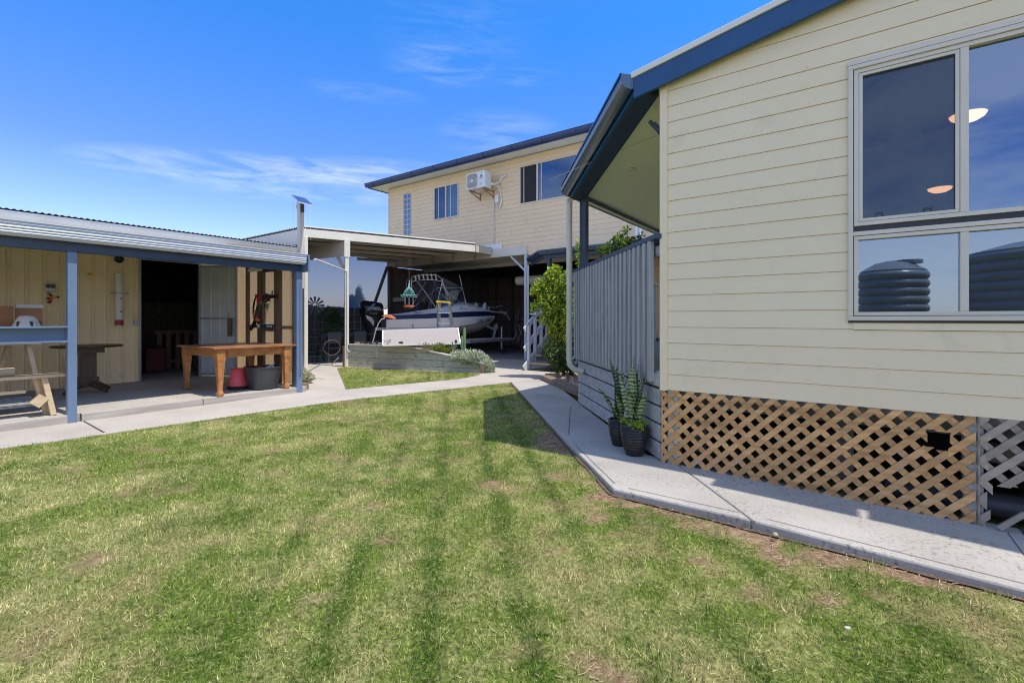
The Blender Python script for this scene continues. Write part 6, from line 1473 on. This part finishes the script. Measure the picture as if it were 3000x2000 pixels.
MB().quad(rk(575,430,BXC+.70),rk(845,425,BXC+.70),rk(905,640,BXC+.80),rk(600,650,BXC+.80)).build("side_curtain", m_screen, boat)
# rod holder arch
yA = yN(690,BXC+.6); arch = []
def RA(px,py,u): return Vector((BXC+u, onX(4,px,py,BXC+u).y, onX(4,px,py,BXC+u).z))
# arch runs across the boat, seen obliquely
ar_y = yN(640,BXC); aR = [RA(940,600,.92),RA(895,500,.90),RA(850,420,.86),RA(820,380,.70)]
z_t = aR[-1].z; a_yy = aR[-1].y
rk = lambda px,py,X_=BXC+.72: onX(4,px,py,X_)
pts = [rk(a_,b_) for a_,b_ in ((548,560),(541,440),(541,400),(560,380),(610,370),(690,363),(770,365),(810,372),(835,392),(858,440),(895,520),(938,608))]; far_ = [Vector((2*BXC-p.x,p.y,p.z)) for p in pts]
_old = None
am = MB().tube(pts,.018,8); am.tube([rk(a_,b_) for a_,b_ in ((548,436),(580,425),(690,415),(790,418),(845,430),(915,585))],.014,6); am.tube(far_,.018,8); am.tube([pts[5],far_[5]],.014,6); am.tube([pts[8],far_[8]],.014,6); arch_o = am.build("rod_arch", m_alu, boat, smooth=True)
for k in range(6):
    px_ = (580,616,660,702,744,788)[k]; MB().tube([rk(px_+8,416),rk(px_-2,(372,366,358,356,354,358)[k])],.026,8).build("rod_holder", m_plasticwhite, arch_o)
MB().tube([onX(4,1105,690,BXC+.7),onX(4,1065,520,BXC+.7),onX(4,1031,367,BXC+.7)],[.016,.012,.010],6).build("antenna", m_plasticwhite, boat); MB().lathe([(.05,0),(.03,.06),(.02,.1)],onX(4,1108,700,BXC+.7),10).build("antenna_base", m_plasticwhite, boat)
# bow rail, anchor gear
rlm = MB()
for sg in (1,-1):
    pr = [Vector((BXC+sg*(s[1]-.1),s[0],s[6]+.05)) if i==0 else Vector((BXC+sg*max(.08,s[1]-.1),s[0],s[6]+.16)) for i,s in enumerate(st_[6:])]
    rlm.tube(pr+[Vector((BXC+sg*.06,ytip+.25,tipz+.36))],.012,6)
    for s in st_[7:10]: b_ = max(.08,s[1]-.1); rlm.tube([(BXC+sg*b_,s[0],s[6]),(BXC+sg*b_,s[0],s[6]+.16)],.009,5)
rlm.build("bow_rail", m_alu, boat)
an = MB(); an.bar((BXC,ytip-.3,tipz+.14),(BXC,ytip+.45,tipz+.10),.14,.05); an.tube([(BXC,ytip+.2,tipz+.2),(BXC,ytip+.5,tipz-.05),(BXC+.1,ytip+.55,tipz-.2)],.02,6); an.tube([(BXC-.2,ytip+.4,tipz+.0),(BXC+.2,ytip+.4,tipz+.0)],.02,6); an.build("bowsprit", m_galv, boat)
wn = MB(); wn.tube([(BXC,ytip-.75,tipz+.18),(BXC,ytip-.75,tipz+.45)],.09,10); wn.tube([(BXC-.12,ytip-.6,tipz+.22),(BXC+.12,ytip-.6,tipz+.22)],.06,10); wn.build("anchor_winch", m_alu, boat)
MB().lathe([(.05,0),(.07,.03),(.07,.24),(.03,.30),(.001,.31)],(BXC+.12,ytip-.45,tipz+.16),10).build("spotlight", m_plasticwhite, boat, smooth=True)
# lettering
XS = BXC+HB+.012
a_ = onX(4,1203,862,BXC+.80); b_ = onX(4,1280,850,BXC+.68)
text("lettering", "VM128E", onX(4,1203,822,BXC+.8).z-a_.z+.06, a_+V(.06,0,0), (b_-a_), (.25,0,1), m_glossblack, boat, ext=.003, shear=.25, sx=.95)
a_ = onX(4,562,755,BXC+HB-.02); text("lettering", "CR-M", .085, a_+V(.035,0,-.012), (0,1,0), (-.45,0,1), m_navy, boat, ext=.003, sx=1.3)
a_ = onX(4,1025,718,BXC+HB-.05); text("lettering", "Cruiser", .10, a_+V(.04,0,-.0), (0,1,.0), (-.45,0,1), m_glossblack, boat, ext=.003, shear=.4)
a_ = onX(4,1035,703,BXC+HB-.08); text("lettering", "580", .06, a_+V(.04,0,.0), (0,1,.0), (-.45,0,1), m_glossblack, boat, ext=.003, shear=.3)
for py in (878,898): MB().lathe([(.001,0),(.022,0),(.02,.01)], onX(4,555,py,BXC+HB*.985)+V(.01,0,0), 10, M4=Matrix.Rotation(R(90),4,'Y')).build("drain_outlet", m_black, boat)
bx(BXC+HB*.86,BXC+HB*.90,yN(712),yN(735),zN(720,705),zN(720,678)+.02).build("rod_pocket", m_black, boat)
# outboard motor (part of the boat)
def OM(px,py,X_=BXC): return onX(4,px,py,X_)
mpts = [(15,760),(20,690),(45,648),(100,636),(180,640),(225,662),(250,700),(262,760),(258,800)]
cwl = []
prof = [(0,.20,1),(.12,.24,1),(.35,.27,1),(.6,.27,1),(.8,.24,.97),(.93,.17,.86),(1,.02,.5)]
yc0, yc1 = OM(14,720).y, OM(262,720).y; zc0, zc1 = OM(140,790).z, OM(110,634).z
yc_, ry_ = (yc0+yc1)/2, abs(yc1-yc0)/2
cow = MB(); rows_ = []
for u,hw,ky in prof:
    z = zc0 + (zc1-zc0)*u; rows_.append([(BXC+hw*1.0*math.copysign(abs(math.cos(t))**.7,math.cos(t)), yc_-.03*u + ry_*ky*math.copysign(abs(math.sin(t))**.75,math.sin(t)), z - .10*u*max(0,-0.0)+.03*math.sin(t)*(-u)) for t in np.linspace(0,2*math.pi,25)])
cow.grid(rows_)
motor = cow.build("outboard_motor", m_glossblack, boat, smooth=True)
lgm = MB(); rows_ = []
for z,ya_,yb_,hw in ((zc0,yc0+.02,yc1-.04,.19),(zc0-.10,yc0+.05,yc1-.05,.18),(OM(0,860).z,OM(45,0).y,OM(235,0).y,.14),(OM(0,920).z,OM(70,0).y,OM(215,0).y,.11),(OM(0,1000).z,OM(100,0).y,OM(200,0).y,.08),(.52,OM(100,0).y,OM(190,0).y,.06)):
    m_ = (ya_+yb_)/2; h_ = (yb_-ya_)/2; rows_.append([(BXC+hw*math.cos(t), m_+h_*math.sin(t), z) for t in np.linspace(0,2*math.pi,17)])
lgm.grid(rows_); lgm.build("motor_leg", m_black, motor, smooth=True)
MB().lathe([(.001,-.5),(.06,-.3),(.07,0),(.05,.15),(.001,.2)],(BXC,OM(140,0).y,.50),12,M4=Matrix.Rotation(R(90),4,'X')).build("gearcase", m_black, motor, smooth=True)
pr = MB()
for k in range(3):
    a_ = k*2.094; c1_ = Vector((math.cos(a_),0,math.sin(a_))); cc_ = Vector((BXC,OM(140,0).y-.28,.5)); pr.prism([cc_+c1_*.04,cc_+c1_*.17+V(c1_.z*.07,.03,-c1_.x*.07),cc_+c1_*.17+V(-c1_.z*.07,-.03,c1_.x*.07)],(0,.01,0))
pr.build("propeller", m_alu, motor)
mbk = MB(); mbk.box(BXC-.15,BXC+.15,yc1-.12,Y0+.03,1.0,1.38); mbk.build("motor_bracket", m_black, motor, bevel=.02)
XMo = BXC+.285
def OMs(px,py): p = onX(4,px,py,XMo); p.x = XMo; return p
text("lettering", "MERCURY", .125, OMs(142,716)+V(0.004,0,-.02), (0,1,-.10), (-.02,0,1), m_plasticwhite, motor, ext=.006, shear=.15, sx=.80)
sw = MB(); 
for pp_ in (((75,728),(115,700),(150,660),(180,655),(145,690),(125,722)),):
    sw.prism([OMs(a,b) for a,b in pp_],(.004,0,0))
sw.build("blue_decal", M("blue_decal",(.10,.20,.42),.3), motor)
XM2 = BXC+.20
sw = MB()
for pp_ in (((62,752),(100,785),(135,800),(158,835),(160,868),(150,892),(128,850),(88,815)),): 
    sw.prism([Vector((XM2,onX(4,a,b,XM2).y,onX(4,a,b,XM2).z)) for a,b in pp_],(.01,0,0))
sw.build("silver_decal", M("silver_decal",(.42,.40,.36),.3,metal=.4), motor)
# trailer
tr = thing("boat_trailer", (BXC,Y0+.5,0), "galvanised boat trailer with winch post and jockey wheel under the boat", "trailer")
tf = MB()
for sg in (1,-1):
    tf.bar((BXC+sg*.75,Y0+.3,.50),(BXC+sg*.75,Y0+2.9,.50),.06,.10); tf.bar((BXC+sg*.75,Y0+2.9,.50),(BXC,ytip+.7,.55),.06,.10)
for k in range(4): tf.bar((BXC-.75,Y0+.5+k*.7,.48),(BXC+.75,Y0+.5+k*.7,.48),.06,.08)
tf.build("frame", m_galv, tr)
for sg in (1,-1):
    for y in (Y0+1.3,):
        wq = MB(); wq.lathe([(.10,-.09),(.29,-.09),(.32,-.06),(.32,.06),(.29,.09),(.10,.09)],(BXC+sg*.98,y,.32),24,M4=Matrix.Rotation(R(90),4,'Y')); wo = wq.build("wheel", m_black, tr, smooth=True)
        MB().lathe([(.01,-.085),(.17,-.092),(.18,-.095)],(BXC+sg*.98,y,.32),16,M4=Matrix.Rotation(R(90),4,'Y'),cap=False).build("rim", m_galv, wo)
    gd = [( BXC+sg*1.0, Y0+1.3+math.cos(t)*.42, .40+math.sin(t)*.34) for t in np.linspace(0,math.pi,12)]
    MB().grid([[ (a-.14,b,c) for a,b,c in gd],[(a+.12,b,c) for a,b,c in gd]]).build("mudguard", m_galv, tr, solid=.006)
wpm = MB(); wy = onX(4,1385,1000,BXC).y
wpm.bar((BXC,wy-.05,.55),(BXC,wy+.10,1.12),.08,.08); wpm.bar((BXC,wy+.0,.92),(BXC,wy-.42,1.10),.06,.06); wpm.tube([(BXC-.1,wy+.05,1.0),(BXC+.1,wy+.05,1.0)],.08,12)
wpm.build("winch_post", m_galv, tr)
jy = onX(4,1460,1000,BXC+.1).y
jm = MB(); jm.tube([(BXC+.12,jy,.18),(BXC+.12,jy,1.02)],.035,8); jm.tube([(BXC+.12,jy,1.0),(BXC+.3,jy,1.04)],.012,6); jm.build("jockey_stand", m_galv, tr)
MB().lathe([(.02,-.04),(.10,-.04),(.11,0),(.10,.04),(.02,.04)],(BXC+.12,jy+.05,.11),16,M4=Matrix.Rotation(R(90),4,'Y')).build("jockey_wheel", m_black, tr)
ROT = 0.
# garage clutter, dim
t = thing("white_cabinet", (-7.2,17.6,0), "dim grey cabinet standing at the back right of the garage", "cabinet"); bx(-7.8,-6.9,17.9,18.5,0,1.25).build("cabinet_body", M("dim_grey_cabinet",(.25,.26,.26),.5), t, bevel=.01); bx(-7.36,-7.34,17.88,17.9,.05,1.2).build("door_gap", m_black, t)
t = thing("garage_shelf", (-9.9,18.3,0), "rough timber shelf at the back of the garage behind the jockey wheel", "shelf")
for z in (.55,1.15,1.75): bx(-10.6,-9.1,18.2,18.7,z,z+.04).build("shelf_board", m_stud, t)
for x in (-10.6,-9.14): bx(x,x+.05,18.2,18.7,0,1.8).build("upright", m_stud, t)
for k in range(5):
    b_ = MB(); x = -10.4+k*.26; b_.lathe([(.09,0),(.09,.2),(.03,.24)],(x,18.4,1.19),10); tag(b_.build("paint_tin", (m_galv,m_tub,m_red,m_galv,m_tub)[k]), ("bare metal tin at the left end of the garage shelf","black tin between the bare metal and the red tin on the garage shelf","only red tin on the dim garage shelf","bare metal tin right of the red tin on the garage shelf","black tin at the right end of the row on the garage shelf")[k], "tin", "tins on the garage shelf")
ROT = R(35)
t = thing("bicycle_parts", (BXC,jy,0), "tangle of dark fishing gear and crab pots by the trailer nose", "fishing gear")
fm = MB()
for k in range(22):
    c_ = Vector((BXC+random.uniform(.2,.9),jy+random.uniform(.2,.9),random.uniform(.1,1.5))); fm.tube([c_,c_+V(random.uniform(-.2,.2),random.uniform(-.2,.2),random.uniform(.1,.5))],.008,4)
fm.build("rods", m_galv, t); t.name = "fishing_gear"
bx(BXC+.3,BXC+.9,jy+.3,jy+.8,0,.5).build("crab_pot", m_tub, t)
